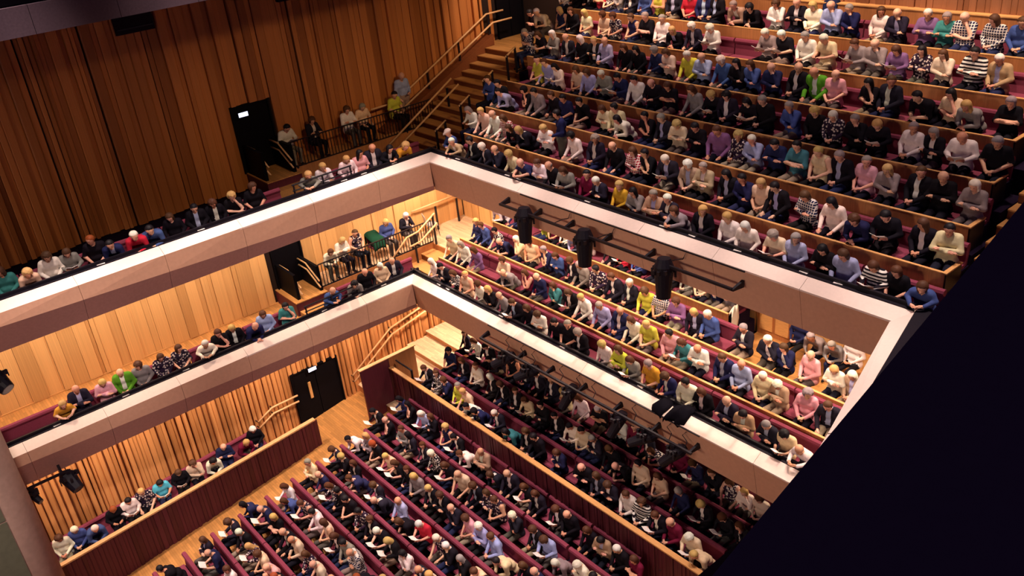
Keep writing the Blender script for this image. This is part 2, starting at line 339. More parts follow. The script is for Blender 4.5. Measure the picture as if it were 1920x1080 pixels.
# gallery on the left of the upper balcony and its platform
struct(MB().box(XW, -25.85, 11.42, 16.3, 9.97, 10.5).obj('floor', M_tread))
struct(MB().box(-25.86, -25.80, 11.42, 16.3, 9.97, 10.56).obj('trim_1', M_oak))
struct(MB().box(XW, -25.75, 11.42, 16.1, 5.55, 6.2).box(XW, -24.0 - 1.1, 10.35, 10.36, 5.55, 5.56).box(XW, -24.0, 16.1, 18.5, 5.55, 6.2).obj('floor', M_pale))
struct(MB().box(-25.76, -25.70, 11.42, 16.1, 5.55, 6.24).box(-25.7, -24.0, 16.06, 16.12, 5.55, 6.19).obj('trim_2', M_oak))
struct(MB().box(XW, -23.3, 20.35, 22.4, 9.97, 12.5).obj('floor', M_parq))

for zf, zb, nm in ((10.5, 9.97, 'upper'), (6.2, 5.55, 'lower')):
    ld = struct(MB().box(XW, -25.45, 10.22, 11.42, zb, zf - .03).obj('landing', M_darkwood)); MB().box(XW, -25.43, 10.22, 11.42, zf - .03, zf + .002).obj('boards', M_parq, ld)
    MB().box(-25.45, -25.1, 10.3, 11.3, zb, (zf + zb) / 2).obj('step', M_tread, ld)
    xr_ = (X2 if nm == 'upper' else X1) - .22; zr_ = (Z2 if nm == 'upper' else Z1)
    g = tag(MB().tube([(xr_, 10.0, zr_ + .34), (xr_, 12.0, zr_ + .34)], .025).obj('guard_rail', M_blackm), f'black double-bar guard rail before the {nm} balcony door landing', 'guard rail')
    MB().tube([(xr_, 10.0, zr_ + .16), (xr_, 12.0, zr_ + .16)], .02).obj('lower_bar', M_blackm, g)
    for yy in (10.05, 11.0, 11.95): MB().box(xr_ - .02, xr_ + .02, yy - .02, yy + .02, zb, zr_ + .34).obj('post', M_blackm, g)
# ------------------------------------------------------------------ stairs
def stair(x0, x1, ya, yb, za, zb, n, nm='stair'):
    root = None
    for i in range(n):
        y = ya + (yb - ya) * i / n; z = za + (zb - za) * (i + 1) / n; dy = (yb - ya) / n
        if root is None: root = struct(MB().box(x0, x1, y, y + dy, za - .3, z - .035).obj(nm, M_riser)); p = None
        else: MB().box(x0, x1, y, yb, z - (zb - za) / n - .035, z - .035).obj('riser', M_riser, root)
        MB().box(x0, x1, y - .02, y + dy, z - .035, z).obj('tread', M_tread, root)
    return root
stair(-26.35, -23.35, 15.25, 20.35, 9.97, 12.5, 13)
struct(MB().poly([(-26.36, 15.2, 9.97), (XW, 15.2, 9.97), (XW, 20.4, 9.97), (-26.36, 20.4, 9.97), (-26.36, 15.2, 10.6), (XW, 15.2, 10.6), (XW, 20.4, 12.9), (-26.36, 20.4, 12.9)],
                 [(0, 3, 2, 1), (4, 5, 6, 7), (0, 1, 5, 4), (1, 2, 6, 5), (2, 3, 7, 6), (3, 0, 4, 7)]).obj('trim_3', M_riser))
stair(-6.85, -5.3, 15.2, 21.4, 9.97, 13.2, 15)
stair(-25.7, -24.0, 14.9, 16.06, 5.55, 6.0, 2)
def level_steps(vals, x0, x1, mat):
    root = None
    for y0, y1, z in vals:
        o = MB().box(x0, x1, y0, y1, .3, z - .03).obj('stair' if root is None else 'riser', M_oak, root)
        if root is None: root = struct(o)
        MB().box(x0, x1, y0 - .015, y1, z - .03, z).obj('tread', mat, root)
level_steps([(12.2, 12.66, 1.62), (12.66, 13.6, 1.86), (13.6, 14.55, 2.06), (14.55, 15.5, 2.26), (15.5, 18.0, 2.46)], XS + .1, -23.2, M_pale)

# ------------------------------------------------------------------ handrails and balustrades
def handrail(label, pts, posts=(), r=.035, group=None, second=None, wall=None):
    t = MB().tube(pts, r, 6).obj('handrail', M_rail, None, True); tag(t, label, 'handrail', group)
    if second: MB().tube(second, r, 6).obj('lower_rail', M_rail, t, True)
    for p, h in posts: MB().box(p[0] - .03, p[0] + .03, p[1] - .03, p[1] + .03, p[2] - h, p[2]).obj('post', M_blackm, t)
    for p in (list(pts) + list(second) if wall is not None else ()): MB().bar(p, (wall, p[1], p[2] - .06), .03, .03).obj('bracket', M_blackm, t)
    return t
xa = -26.55
handrail('pair of pale timber handrails climbing beside the upper stairs', [(xa, 14.9, 11.45), (xa, 15.9, 11.45), (xa, 20.3, 13.62), (xa, 21.1, 13.62)],
         [((xa, 20.35, 13.6), 1.1), ((xa, 18.9, 12.9), 1.0), ((xa, 17.4, 12.15), .95)], second=[(xa + .22, 16.1, 11.25), (xa + .22, 20.4, 13.32), (xa + .22, 21.3, 13.32)])
xb = -25.3
handrail('pair of pale timber handrails sloping down in front of the upper platform railing', [(xb - .1, 14.7, 10.45), (xb - .1, 17.6, 12.05)], second=[(xb + .15, 14.8, 10.3), (xb + .15, 17.7, 11.85)], posts=[((xb, 17.3, 11.8), .9)])
handrail('pair of pale timber handrails fixed to the fluted stalls wall beside the steps', [(XS + .25, 12.0, 2.15), (XS + .25, 13.9, 3.35), (XS + .25, 17.0, 3.95)], second=[(XS + .3, 12.0, 1.9), (XS + .3, 13.9, 3.1), (XS + .3, 17.2, 3.75)], wall=XS)
handrail('short pair of pale handrails at the rear end of the stalls side box', [(XS + .3, 8.15, 2.15), (XS + .3, 8.75, 2.45), (XS + .3, 9.75, 2.45)], second=[(XS + .3, 8.15, 1.9), (XS + .3, 8.75, 2.2), (XS + .3, 9.75, 2.2)], wall=XS)
for i, k in enumerate((2, 3, 4, 5)):
    y = yk2(k) - .35; z = fk2(k) + .62
    handrail(f'short sloping grab rail at the stair end of the {ordw(k)} upper row', [(-23.45, y - .05, z - .05), (-23.45, y + .42, z + .20)], [((-23.45, y, z), .85), ((-23.45, y + .38, z + .18), .85)], .032, 'grab rails beside the upper balcony stairs')
for zf, yy, nm in ((10.5, (10.32, 11.3), 'upper'), (6.2, (10.45, 11.32), 'lower')):
    for y, sd in zip(yy, ('stage side', 'rear side')):
        t = tag(MB().box(-26.98, -25.62, y - .05, y + .05, zf - .6, zf + .92).obj('low_screen', M_door), f'low black screen wall on the {sd} of the {nm} balcony door landing', 'screen', 'low screens beside the balcony doors')
        s = .09 if sd == 'stage side' else -.09
        for dz, nmr in ((.86, 'handrail_top'), (.62, 'handrail_lower')): MB().tube([(-26.9, y + s, zf + dz), (-26.3, y + s, zf + dz), (-25.5, y + s, zf + dz - .42)], .03).obj('handrail', M_rail, t, True)
def balustrade(label, x, y0, y1, z, h, ret=None):
    t = MB().box(x - .025, x + .025, y0, y1, z + h - .03, z + h).obj('balustrade', M_blackm); tag(t, label, 'balustrade')
    MB().box(x - .02, x + .02, y0, y1, z + .06, z + .09).obj('bottom_rail', M_blackm, t)
    me = MB().box(-.011, .011, -.011, .011, 0, h - .1).mesh('baluster'); me.materials.append(M_blackm); n = int((y1 - y0) / .115)
    for i in range(n + 1):
        o = bpy.data.objects.new('baluster', me); C.objects.link(o); o.parent = t; o.location = (x, y0 + (y1 - y0) * i / n, z + .08)
    return t
balustrade('black barred railing along the side platform of the upper balcony', -25.87, 11.35, 17.0, 10.5, .92)
balustrade('black barred railing along the side platform of the lower balcony', -25.73, 11.4, 16.1, 6.2, .92)
handrail('pale stepped timber handrails in front of the lower platform railing', [(-25.55, 14.2, 6.35), (-25.55, 14.9, 6.9), (-25.55, 15.4, 6.95), (-25.55, 16.2, 7.4)], second=[(-25.45, 14.9, 6.55), (-25.45, 15.4, 6.6), (-25.45, 16.2, 7.05)], posts=[((-25.55, 14.25, 6.38), .85), ((-25.55, 15.2, 6.92), 1.3), ((-25.55, 16.1, 7.36), 1.3)])
handrail('pale timber rail on two black posts at the back of the lower platform', [(XW + .2, 16.0, 7.2), (XW + .2, 18.3, 7.2)], [((-26.6, 16.95, 7.15), .95), ((-26.6, 17.95, 7.15), .95)])

# ------------------------------------------------------------------ benches and parapets
def unit_seat(name, prof, mat):
    m = MB(); m.extr(None, [(-.5, y, z) for y, z in prof], [(.5, y, z) for y, z in prof]); me = m.mesh(name); me.materials.append(mat)
    for p in me.polygons: p.use_smooth = False
    return me
BACK = unit_seat('backrest', [(.06, .38), (.10, .74), (.055, .765), (.04, .81), (.06, .86), (.115, .88), (.17, .86), (.19, .80), (.13, .38)], M_red)
SEAT = unit_seat('seat_pad', [(-.40, .36), (-.42, .41), (-.39, .45), (.02, .44), (.04, .36)], M_red)
BASE = unit_seat('bench_base', [(-.30, .03), (-.28, .36), (.20, .36), (.20, .03)], M_dark)
def bench(label, group, x0, x1, y, z, rot=0, seg=1.72, off=.04, tall=1.0):
    """y, z: where the front face of the backrest meets the floor line; rot turns the row about its own start"""
    L_ = x1 - x0; n = max(1, round(L_ / seg)); sg = L_ / n
    root = bpy.data.objects.new('upholstered_bench', BASE); C.objects.link(root); tag(root, label, 'bench', group)
    root.location = ((x0 + x1) / 2, y, z); root.rotation_euler = (0, 0, rot)
    root.scale = (L_, 1, tall)
    for i in range(n):
        c = (-L_ / 2 + sg * (i + .5)) / L_; s = (sg - off) / L_
        for nm, me in (('backrest', BACK), ('seat_pad', SEAT)):
            o = bpy.data.objects.new(nm, me); C.objects.link(o); o.parent = root; o.location = (c, 0, 0); o.scale = (s, 1, 1)
    return root
def parapet(k, x0, x1, y, zb, zt, endcap=False):
    t = struct(MB().box(x0, x1, y - .03, y + .03, zb, zt - .02).obj('parapet', M_oak))
    MB().box(x0 - .01, x1 + .01, y - .034, y + .034, zt - .018, zt + .002).obj('cap', M_oakcap, t)
    if endcap:
        MB().box(x1 - .03, x1 + .03, y, y + .62, zb - .2, zt - .03).obj('end_panel', M_black, t)
        MB().box(x1 - .045, x1 + .045, y - .03, y + .62, zt - .03, zt).obj('end_cap', M_oakcap, t)
RW = {k: ordw(k) for k in range(1, 13)}
for k in range(1, 8):
    xl = -22.25 - .13 * (k - 1) if k < 6 else -22.7; xr = -6.9 - .13 * (k - 2)
    bench(f'crimson upholstered bench of the {RW[k]} row in the upper balcony', 'upper balcony benches', xl, xr, yk2(k) + .82, fk2(k))
    if k > 1: parapet(k, xl, xr, yk2(k), fk2(k - 1) + .02, tk2(k), k in (2, 3, 4, 5))
struct(MB().box(-22.6, -4, yk2(8) - .02, yk2(8) + .06, fk2(7), 14.55).obj('parapet', M_oak)); struct(MB().box(-22.6, -4, yk2(8) - .04, 22.4, 14.55, 14.58).obj('trim_4', M_oakcap))
for k in range(1, 5):
    xr = -13.05 if k == 4 else -5.0
    if k == 3: xr = -12.6
    bench(f'crimson upholstered bench of the {RW[k]} row in the lower balcony', 'lower balcony benches', -23.85 if k < 4 else -23.2, xr, yk1(k) + .78, FK1[k], tall=1.08)
    if k > 1: parapet(k, -23.9 if k < 4 else -23.2, -5.0 if k < 4 else -13.05, yk1(k), FK1[k - 1] + .02, TK1[k])
def gbench(label, y0, y1, x, z, slope=0.0):
    b = bench(label, 'side gallery benches', y0, y1, x, z, math.pi / 2); b.location = (x, (y0 + y1) / 2, z + slope * ((y0 + y1) / 2)); b.rotation_euler = (0, 0, math.pi / 2)
    if slope: b.matrix_world = Matrix.Translation(b.location) @ Matrix.Rotation(math.atan(slope), 4, 'X') @ Matrix.Rotation(math.pi / 2, 4, 'Z') @ Matrix.Diagonal((y1 - y0, 1, 1, 1))
gbench('crimson bench along the left gallery of the upper balcony near the stage', -2.8, 9.9, X2 - .78, 9.97)
gbench('crimson bench below the platform railing of the upper balcony', 11.6, 14.9, X2 - .78, 9.97)
gbench('crimson bench along the left gallery of the lower balcony near the stage', .9, 9.9, X1 - .74, 5.55)
gbench('crimson bench below the platform railing of the lower balcony', 11.5, 14.6, X1 - .74, 5.55)
gbench('crimson bench inside the stalls side box against the fluted wall', .2, 8.1, -25.85, .61, .074)
for k in range(11):
    y = 3.0 + .955 * k
    bench(f'crimson upholstered bench of the {RW[11 - k]} stalls row counted from the parterre wall', 'stalls benches', -23.2, -12.2, y - .1, fs(y - .1) + .02, off=.03 if k < 8 else .09)
for k, tt in ((1, 3.12), (2, 3.34), (3, 3.56)):
    bench(f'crimson upholstered bench of the {RW[k]} parterre row under the lower balcony', 'parterre benches', -22.95, -8.5, 13.5 + .95 * (k - 1), FP[k], off=.05)
# parterre wall with boards, side box, wing wall
pf = struct(MB().box(-24.2, -8, 12.60, 12.66, 1.2, 3.02).obj('parapet', M_darkwood))
planks(pf, PM_D, 'x', 12.60, -24.2, -8.2, 1.25, 3.0, .09, .15, -1, .015, .05)
MB().box(-24.25, -8, 12.54, 12.70, 3.02, 3.06).obj('cap', M_oakcap, pf)
def capz(y): return 1.43 + .074 * (y - .96)
bx = struct(MB().extr(None, [(-24.93, -3, -1.2), (-24.87, -3, -1.2), (-24.87, -3, capz(-3) - .03), (-24.93, -3, capz(-3) - .03)], [(-24.93, 9.62, .6), (-24.87, 9.62, .6), (-24.87, 9.62, capz(9.62) - .03), (-24.93, 9.62, capz(9.62) - .03)]).obj('side_box', M_darkwood))
y = -2.9; 
while y < 9.6:
    wd = random.uniform(.09, .16); d = random.uniform(.015, .06); z0 = fs(y) - .05
    o = bpy.data.objects.new('plank', PM_D); C.objects.link(o); o.parent = bx; o.location = (-24.87 + d / 2, y + wd / 2, z0); o.rotation_euler = (0, 0, -math.pi / 2); o.scale = (wd - .008, d, capz(y) - .04 - z0); y += wd
MB().extr(None, [(-24.97, -3, capz(-3) - .03), (-24.80, -3, capz(-3) - .03), (-24.80, -3, capz(-3) + .02), (-24.97, -3, capz(-3) + .02)], [(-24.97, 9.66, capz(9.66) - .03), (-24.80, 9.66, capz(9.66) - .03), (-24.80, 9.66, capz(9.66) + .02), (-24.97, 9.66, capz(9.66) + .02)]).obj('cap', M_rail, bx)
struct(MB().extr(None, [(XS, -3, -1.5), (-24.93, -3, -1.5), (-24.93, -3, capz(-3) - .75), (XS, -3, capz(-3) - .75)], [(XS, 8.1, -.5), (-24.93, 8.1, -.5), (-24.93, 8.1, capz(8.1) - .75), (XS, 8.1, capz(8.1) - .75)]).obj('floor', M_dark))
wg = struct(MB().box(-24.38, -24.30, 11.46, 12.62, 1.0, 3.4).obj('wing_wall', M_darkwood))  # darker timber stands for shade on the front half, oak for the lit rear
MB().box(-24.38, -24.30, 12.62, 13.72, 1.3, 3.4).obj('panel', M_oak, wg); MB().box(-24.42, -24.26, 11.42, 13.76, 3.4, 3.43).obj('cap', M_rail, wg)
handrail('short black bar rail inside the parterre wing wall', [(-24.1, 12.8, 3.3), (-23.1, 12.8, 3.3)], [((-23.14, 12.8, 3.3), 1.5)]).data.materials[0] = M_blackm

# ------------------------------------------------------------------ gallery above (its front crosses the top corner) and near masses
g3 = struct(MB().box(XW, -22.62, -4, 22.3, 16.55, 16.85).box(XW, -22.62, -4, 22.3, 17.0, 17.1).obj('gallery_front', M_void))
for i in range(13):
    a = -3.0 + i * 1.9; MB().box(-22.62, -22.5, a + .006, a + 1.894, 16.52, 17.16).obj('panel', M_grey, g3)
struct(MB().box(-23.2, -22.9, -4, 22, 17.16, 19.4).obj('wall_left', M_void))  # black slab standing for the darkness behind the gallery front
bl = tag(MB().box(-.05, .05, -.05, .05, -.04, .04).obj('blue_lamp', M_blackm), 'small glowing blue lamp in the dark above the grey gallery front', 'lamp'); bl.location = (-22.84, 4.02, 17.28)
MB().box(.05, .056, -.04, .04, -.03, .03).obj('lit_face', M_blue, bl)
for i, (y, z) in enumerate(((8.0, 15.75), (13.0, 15.75))):
    v = tag(MB().box(XW + .02, XW + .26, y - .55, y + .55, z - .28, z + .28).obj('wall_vent', M_void), f'dark recessed vent slot high in the timber wall, {"nearer the stage" if i == 0 else "nearer the rear"}', 'vent', 'vents high in the left wall')
    MB().box(XW + .26, XW + .28, y - .5, y + .5, z - .16, z - .12).obj('blade', M_blackm, v)
def rounded(x0, x1, y0, y1, z0, z1, r, n=8):
    p = [(x1 - r + r * math.cos(t), y1 - r + r * math.sin(t)) for t in [math.pi / 2 * q / n for q in range(n + 1)]] + [(x0, y1), (x0, y0), (x1, y0)]
    m = MB(); m.extr(None, [(x, y, z0) for x, y in p], [(x, y, z1) for x, y in p]); return m
pr = struct(rounded(-21.6, -20.0, -4, .79, -2, 16.4, .62).obj('pier', M_pier, None, True))
for z0, z1 in ((-2, .6), (.63, 3.55), (3.59, 6.78), (6.83, 9.6), (9.63, 12.6), (12.63, 16.4)): MB().box(-20.02, -19.97, -4, .14, z0, z1).obj('panel', M_pier2, pr)
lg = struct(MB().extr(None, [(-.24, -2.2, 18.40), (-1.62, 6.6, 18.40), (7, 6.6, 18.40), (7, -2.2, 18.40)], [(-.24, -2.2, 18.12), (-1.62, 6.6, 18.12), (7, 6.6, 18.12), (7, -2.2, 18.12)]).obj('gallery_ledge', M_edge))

# ------------------------------------------------------------------ lighting bars and stage lights
def light_bar(label, a, b, brs, w_=.06, up=(0, .30, .18), extra=()):
    t = MB().bar(a, b, w_, w_).obj('lighting_bar', M_blackm); tag(t, label, 'lighting bar')
    A, B = Vector(a), Vector(b)
    for q in brs:
        p = A.lerp(B, q); e = p + Vector(up); m = MB()
        s = Vector((.03, 0, 0)) if abs((B - A).x) > abs((B - A).y) else Vector((0, .03, 0))
        m.extr(None, [p - s, p + s, p + s - Vector((0, 0, .05)), p - s - Vector((0, 0, .05))], [e - s * 1.2, e + s * 1.2, e + s * 1.2 - Vector((0, 0, .17)), e - s * 1.2 - Vector((0, 0, .17))])
        m.obj('bracket', M_blackm, t)
    return t
def stage_light(label, p, aim, L_=.6, r=.14, group=None, head=True):
    t = MB().box(-.05, .05, -.05, .05, -.16, .02).obj('stage_light', M_blackm); t.location = p; tag(t, label, 'stage light', group)
    d = Vector(aim).normalized(); c = Vector((0, 0, -.30)); u = d.orthogonal().normalized()
    MB().tube([c - d * L_ * .45, c - d * L_ * .25, c + d * L_ * .1, c + d * L_ * .55], [r * .75, r * 1.15, r, r * .82], 14).obj('barrel', M_black, t, False)
    MB().tube([c + d * L_ * .552, c + d * L_ * .56], [r * .7, r * .7], 14).obj('lens', M_lens, t)
    s = d.cross(Vector((0, 0, 1))); s = (s if s.length > .1 else Vector((1, 0, 0))).normalized() * (r * 1.35)
    MB().bar(Vector((0, 0, -.12)) - s, Vector((0, 0, -.12)) + s, .05, .03).bar(Vector((0, 0, -.12)) - s, c - s, .05, .03).bar(Vector((0, 0, -.12)) + s, c + s, .05, .03).obj('yoke', M_blackm, t)
    if head:
        m = MB()
        for q in range(9): 
            a = q * .7; m.box(r * 1.1 * math.cos(a) - .035, r * 1.1 * math.cos(a) + .035, r * 1.1 * math.sin(a) - .035, r * 1.1 * math.sin(a) + .035, -.22 + .03 * (q % 3), -.12 + .03 * (q % 3))
        m.obj('cable_gear', M_blackm, t)
    return t
ya, yb = 14.16, 13.52
light_bar('long black lighting bar on brackets along the upper balcony front', (-18.83, ya, 10.13), (-10.72, ya, 10.13), (0, .17, .33, .50, .68, 1.0), up=(.05, .32, .12))
light_bar('long black lighting bar on brackets along the lower balcony front', (-19.75, yb, 5.62), (-11.35, yb, 5.62), (0, .21, .36, .52, .68, .84, .99), up=(.05, .34, .14))
for i, x in enumerate((-17.78, -15.40, -12.70)):
    stage_light(f'black barrel spotlight hanging down from the upper bar, {ordw(i + 1)} from the corner', (x, ya, 10.12), (.05, -.1, -1), 1.0, .21, 'spotlights on the upper bar')
for i, (x, d) in enumerate(((-18.6, (-.7, -.6, -.5)), (-17.5, (-.8, -.7, -.5)), (-15.75, (-.3, -.5, -1)), (-13.85, (-.3, -.5, -1)), (-12.9, (-.9, -.7, -.55)), (-11.9, (-.7, -.5, -.8)))):
    stage_light(f'black spotlight clamped under the lower bar, {ordw(i + 1)} from the corner', (x, yb, 5.60), d, .8, .15, 'spotlights on the lower bar')
light_bar('short black lighting bar under the lower side gallery', (-23.6, .2, 5.13), (-23.6, 2.0, 5.13), (.1, .9), up=(-.3, 0, .12))
stage_light('large black floodlight at the end of the short gallery bar', (-23.6, 1.95, 5.1), (.75, .2, -.55), .62, .2, 'lights on the short gallery bar')
stage_light('small black spotlight near the pier on the short gallery bar', (-23.6, 1.0, 5.1), (.8, .35, -.5), .42, .1, 'lights on the short gallery bar')
light_bar('short black bar end below the upper side gallery', (-23.6, .2, 8.72), (-23.6, 1.35, 8.72), (.1, .9), up=(-.3, 0, .3))
stage_light('bulky black floodlight hanging below the upper side gallery', (-23.6, 1.30, 8.7), (.7, .3, -.5), .6, .22)
def cable(label, pts, grp): tag(MB().tube(pts, .012, 4).obj('cable', M_blackm, None, True), label, 'cable', grp)
for i, x in enumerate((-16.9, -15.3, -13.0)): cable(f'thin black cable looping down the upper balcony front, {ordw(i + 1)} from the corner', [(x + .75, 14.42, 10.45), (x + .7, 14.38, 10.3), (x + .45, 14.4, 10.2), (x + .3, 14.2, 10.12)], 'cables on the upper front')
for i, x in enumerate((-18.6, -17.9, -17.4, -16.2, -15.5, -14.9, -13.4, -12.2, -11.7)): cable(f'thin black cable hanging down the lower balcony front, {ordw(i + 1)} from the corner', [(x, 13.76, 5.98), (x - .1, 13.72, 5.85), (x + .05, 13.72, 5.72), (x + .1, 13.55, 5.62)], 'cables on the lower front')
for nm, y_, z_, a_, b_ in (('upper', Y2 - .315, Z2 - .19, -18.2, -10.6), ('lower', Y1 - .315, Z1 - .19, -19.6, -11.3)): struct(MB().box(a_, b_, y_ - .012, y_ + .02, z_ - .025, z_ + .005).obj('trim_5', M_blackm))

# ------------------------------------------------------------------ chairs, coats
def chair(label, p, rot, mat, group, shell=False):
    t = empty('chair', p); t.rotation_euler = (0, 0, rot); tag(t, label, 'chair', group)
    m = MB(); pr_ = [(-.22, .44), (-.20, .46), (.16, .44), (.21, .50), (.27, .86), (.245, .87), (.18, .50), (.14, .42), (-.2, .43)]
    if shell:
        m.extr(None, [(-.23, y, z) for y, z in pr_], [(.23, y, z) for y, z in pr_]); m.obj('shell', mat, t)
    else:
        MB().box(-.22, .22, -.22, .2, .42, .48).obj('seat', mat, t); MB().extr(None, [(-.21, y, z) for y, z in ((.18, .5), (.25, .88), (.285, .87), (.22, .5))], [(.21, y, z) for y, z in ((.18, .5), (.25, .88), (.285, .87), (.22, .5))]).obj('backrest', mat, t)
    for sx in (-.2, .2):
        for sy in (-.2, .2): MB().tube([(sx * .9, sy * .9, .43), (sx * 1.1, sy * 1.15, 0)], .012, 5).obj('leg', M_blackm, t)
    return t
chair('empty grey plastic chair on the pale platform of the lower balcony', (-26.35, 16.5, 6.2), math.pi - .35, M_chair, None, True)
chair('crimson chair behind the lower railing without a coat over it', (-26.35, 13.35, 6.2), math.pi / 2, M_red, 'chairs on the lower side platform')
chair('crimson chair behind the lower railing with a green coat over it', (-26.35, 14.05, 6.2), math.pi / 2, M_red, 'chairs on the lower side platform')
M_green = flat('green_wool', (24, 66, 48), .9, .1, .2, 20); M_coat = flat('black_wool', (16, 14, 22), .95, .05, .2, 20); M_navy = flat('navy_wool', (26, 34, 66), .9, .1, .2, 20); M_white = flat('white_linen', (228, 214, 198), .8, .1, .06, 12)
def coat(label, pts, mat, th=.07, noise=.03):
    """a garment draped along a strip of points: (centre, half width) from one hem to the other"""
    m = MB(); n = 7; rows = []
    for i, (c, hw) in enumerate(pts):
        c = Vector(c); rows.append([(c + hw * (2 * q / (n - 1) - 1)) + Vector((random.uniform(-noise, noise), random.uniform(-noise, noise), random.uniform(0, noise) + th * (1 - abs(2 * q / (n - 1) - 1) ** 3))) for q in range(n)])
    k = len(rows); low = [[p - Vector((0, 0, th * .9)) for p in r] for r in rows]
    m.poly([p for r in rows for p in r] + [p for r in low for p in r],
           [(i * n + q, i * n + q + 1, (i + 1) * n + q + 1, (i + 1) * n + q) for i in range(k - 1) for q in range(n - 1)] + [(k * n + i * n + q, k * n + (i + 1) * n + q, k * n + (i + 1) * n + q + 1, k * n + i * n + q + 1) for i in range(k - 1) for q in range(n - 1)] +
           [(q, k * n + q, k * n + q + 1, q + 1) for q in range(n - 1)] + [((k - 1) * n + q, (k - 1) * n + q + 1, 2 * k * n - n + q + 1, 2 * k * n - n + q) for q in range(n - 1)] +
           [(i * n, (i + 1) * n, k * n + (i + 1) * n, k * n + i * n) for i in range(k - 1)] + [(i * n + n - 1, k * n + i * n + n - 1, k * n + (i + 1) * n + n - 1, (i + 1) * n + n - 1) for i in range(k - 1)])
    o = m.obj('coat', mat, None, True); return tag(o, label, 'coat')
V = Vector
coat('dark green coat draped over a crimson chair back behind the lower railing', [(V((-26.05, 14.05, 6.62)), V((0, .24, 0))), (V((-26.12, 14.05, 6.95)), V((0, .26, 0))), (V((-26.62, 14.05, 7.10)), V((0, .25, 0))), (V((-26.72, 14.05, 6.7)), V((0, .22, 0)))], M_green)
coat('black coat hanging over the white ledge of the lower balcony', [(V((-12.62, 14.32, 6.28)), V((.17, .04, 0))), (V((-12.62, 14.2, 6.27)), V((.19, .0, 0))), (V((-12.66, 14.0, 6.22)), V((.20, -.02, 0))), (V((-12.70, 13.84, 6.14)), V((.21, -.03, 0))), (V((-12.71, 13.76, 6.02)), V((.19, -.02, 0)))], M_coat, .05, .02)
coat('black jacket bundled on the edge of the lower balcony ledge', [(V((-11.95, 14.25, 6.27)), V((.2, 0, 0))), (V((-12.05, 14.05, 6.25)), V((.27, 0, 0))), (V((-12.12, 13.85, 6.15)), V((.3, 0, 0))), (V((-12.2, 13.74, 6.02)), V((.2, .03, 0)))], M_coat, .10, .06)
coat('navy coat hung over the timber panel behind the top row', [(V((-13.75, 22.08, 14.2)), V((.2, 0, 0))), (V((-13.7, 22.08, 14.5)), V((.22, 0, 0))), (V((-13.7, 22.18, 14.6)), V((.22, 0, 0))), (V((-13.7, 22.3, 14.6)), V((.2, 0, 0)))], M_navy)
coat('cream jacket hanging on the end of the fourth lower row', [(V((-12.95, 17.2, 6.85)), V((0, .16, 0))), (V((-12.92, 17.25, 7.2)), V((0, .17, 0))), (V((-12.98, 17.3, 7.5)), V((0, .15, 0))), (V((-13.1, 17.3, 7.3)), V((0, .13, 0)))], M_white)

# ------------------------------------------------------------------ people: one continuous body per pose
def surface_nets(F, org, h):
    nx, ny, nz = F.shape; S = F < 0
    idx = -np.ones((nx - 1, ny - 1, nz - 1), int); acc = np.zeros((nx - 1, ny - 1, nz - 1, 3)); cnt = np.zeros((nx - 1, ny - 1, nz - 1))
    corners = [(i, j, k) for i in (0, 1) for j in (0, 1) for k in (0, 1)]
    for a in corners:
        for ax in range(3):
            if a[ax]: continue
            b = list(a); b[ax] = 1
            A = F[a[0]:nx - 1 + a[0], a[1]:ny - 1 + a[1], a[2]:nz - 1 + a[2]]; B = F[b[0]:nx - 1 + b[0], b[1]:ny - 1 + b[1], b[2]:nz - 1 + b[2]]
            m = (A < 0) != (B < 0); t = np.where(m, A / np.where(m, A - B, 1), 0)
            for q in range(3): acc[..., q] += np.where(m, a[q] + (t if q == ax else 0), 0)
            cnt += m
    on = cnt > 0; idx[on] = np.arange(on.sum()); g = np.argwhere(on)
    V_ = (g + acc[on] / cnt[on][:, None]) * h + org
    faces = []
    for ax in range(3):
        o1, o2 = [q for q in range(3) if q != ax]
        sl0 = [slice(1, n - 1) for n in F.shape]; sl1 = list(sl0); sl0[ax] = slice(0, F.shape[ax] - 1); sl1[ax] = slice(1, F.shape[ax])
        a, b = S[tuple(sl0)], S[tuple(sl1)]; e = np.argwhere(a != b); inside = a[a != b]
        for q in range(3):
            if q != ax: e[:, q] += 1
        def I(d1, d2):
            p = e.copy(); p[:, o1] -= d1; p[:, o2] -= d2; return idx[p[:, 0], p[:, 1], p[:, 2]]
        Q = np.stack([I(1, 1), I(0, 1), I(0, 0), I(1, 0)], 1); fl = inside if ax != 1 else ~inside
        Q[~fl] = Q[~fl][:, ::-1]; faces.append(Q)
    return V_, np.concatenate(faces)
def cap(P, a, b, ra, rb):
    a, b = np.array(a, float), np.array(b, float); ab = b - a; t = np.clip(((P - a) @ ab) / max(ab @ ab, 1e-9), 0, 1)
    return np.linalg.norm(P - a - t[..., None] * ab, axis=-1) - (ra + (rb - ra) * t)
def smin(a, b, k):
    h = np.clip(.5 + .5 * (b - a) / k, 0, 1); return b * (1 - h) + a * h - k * h * (1 - h)
def rotm(pitch, yaw, roll=0):
    return np.array(Matrix.Rotation(yaw, 3, 'Z') @ Matrix.Rotation(roll, 3, 'Y') @ Matrix.Rotation(pitch, 3, 'X'))
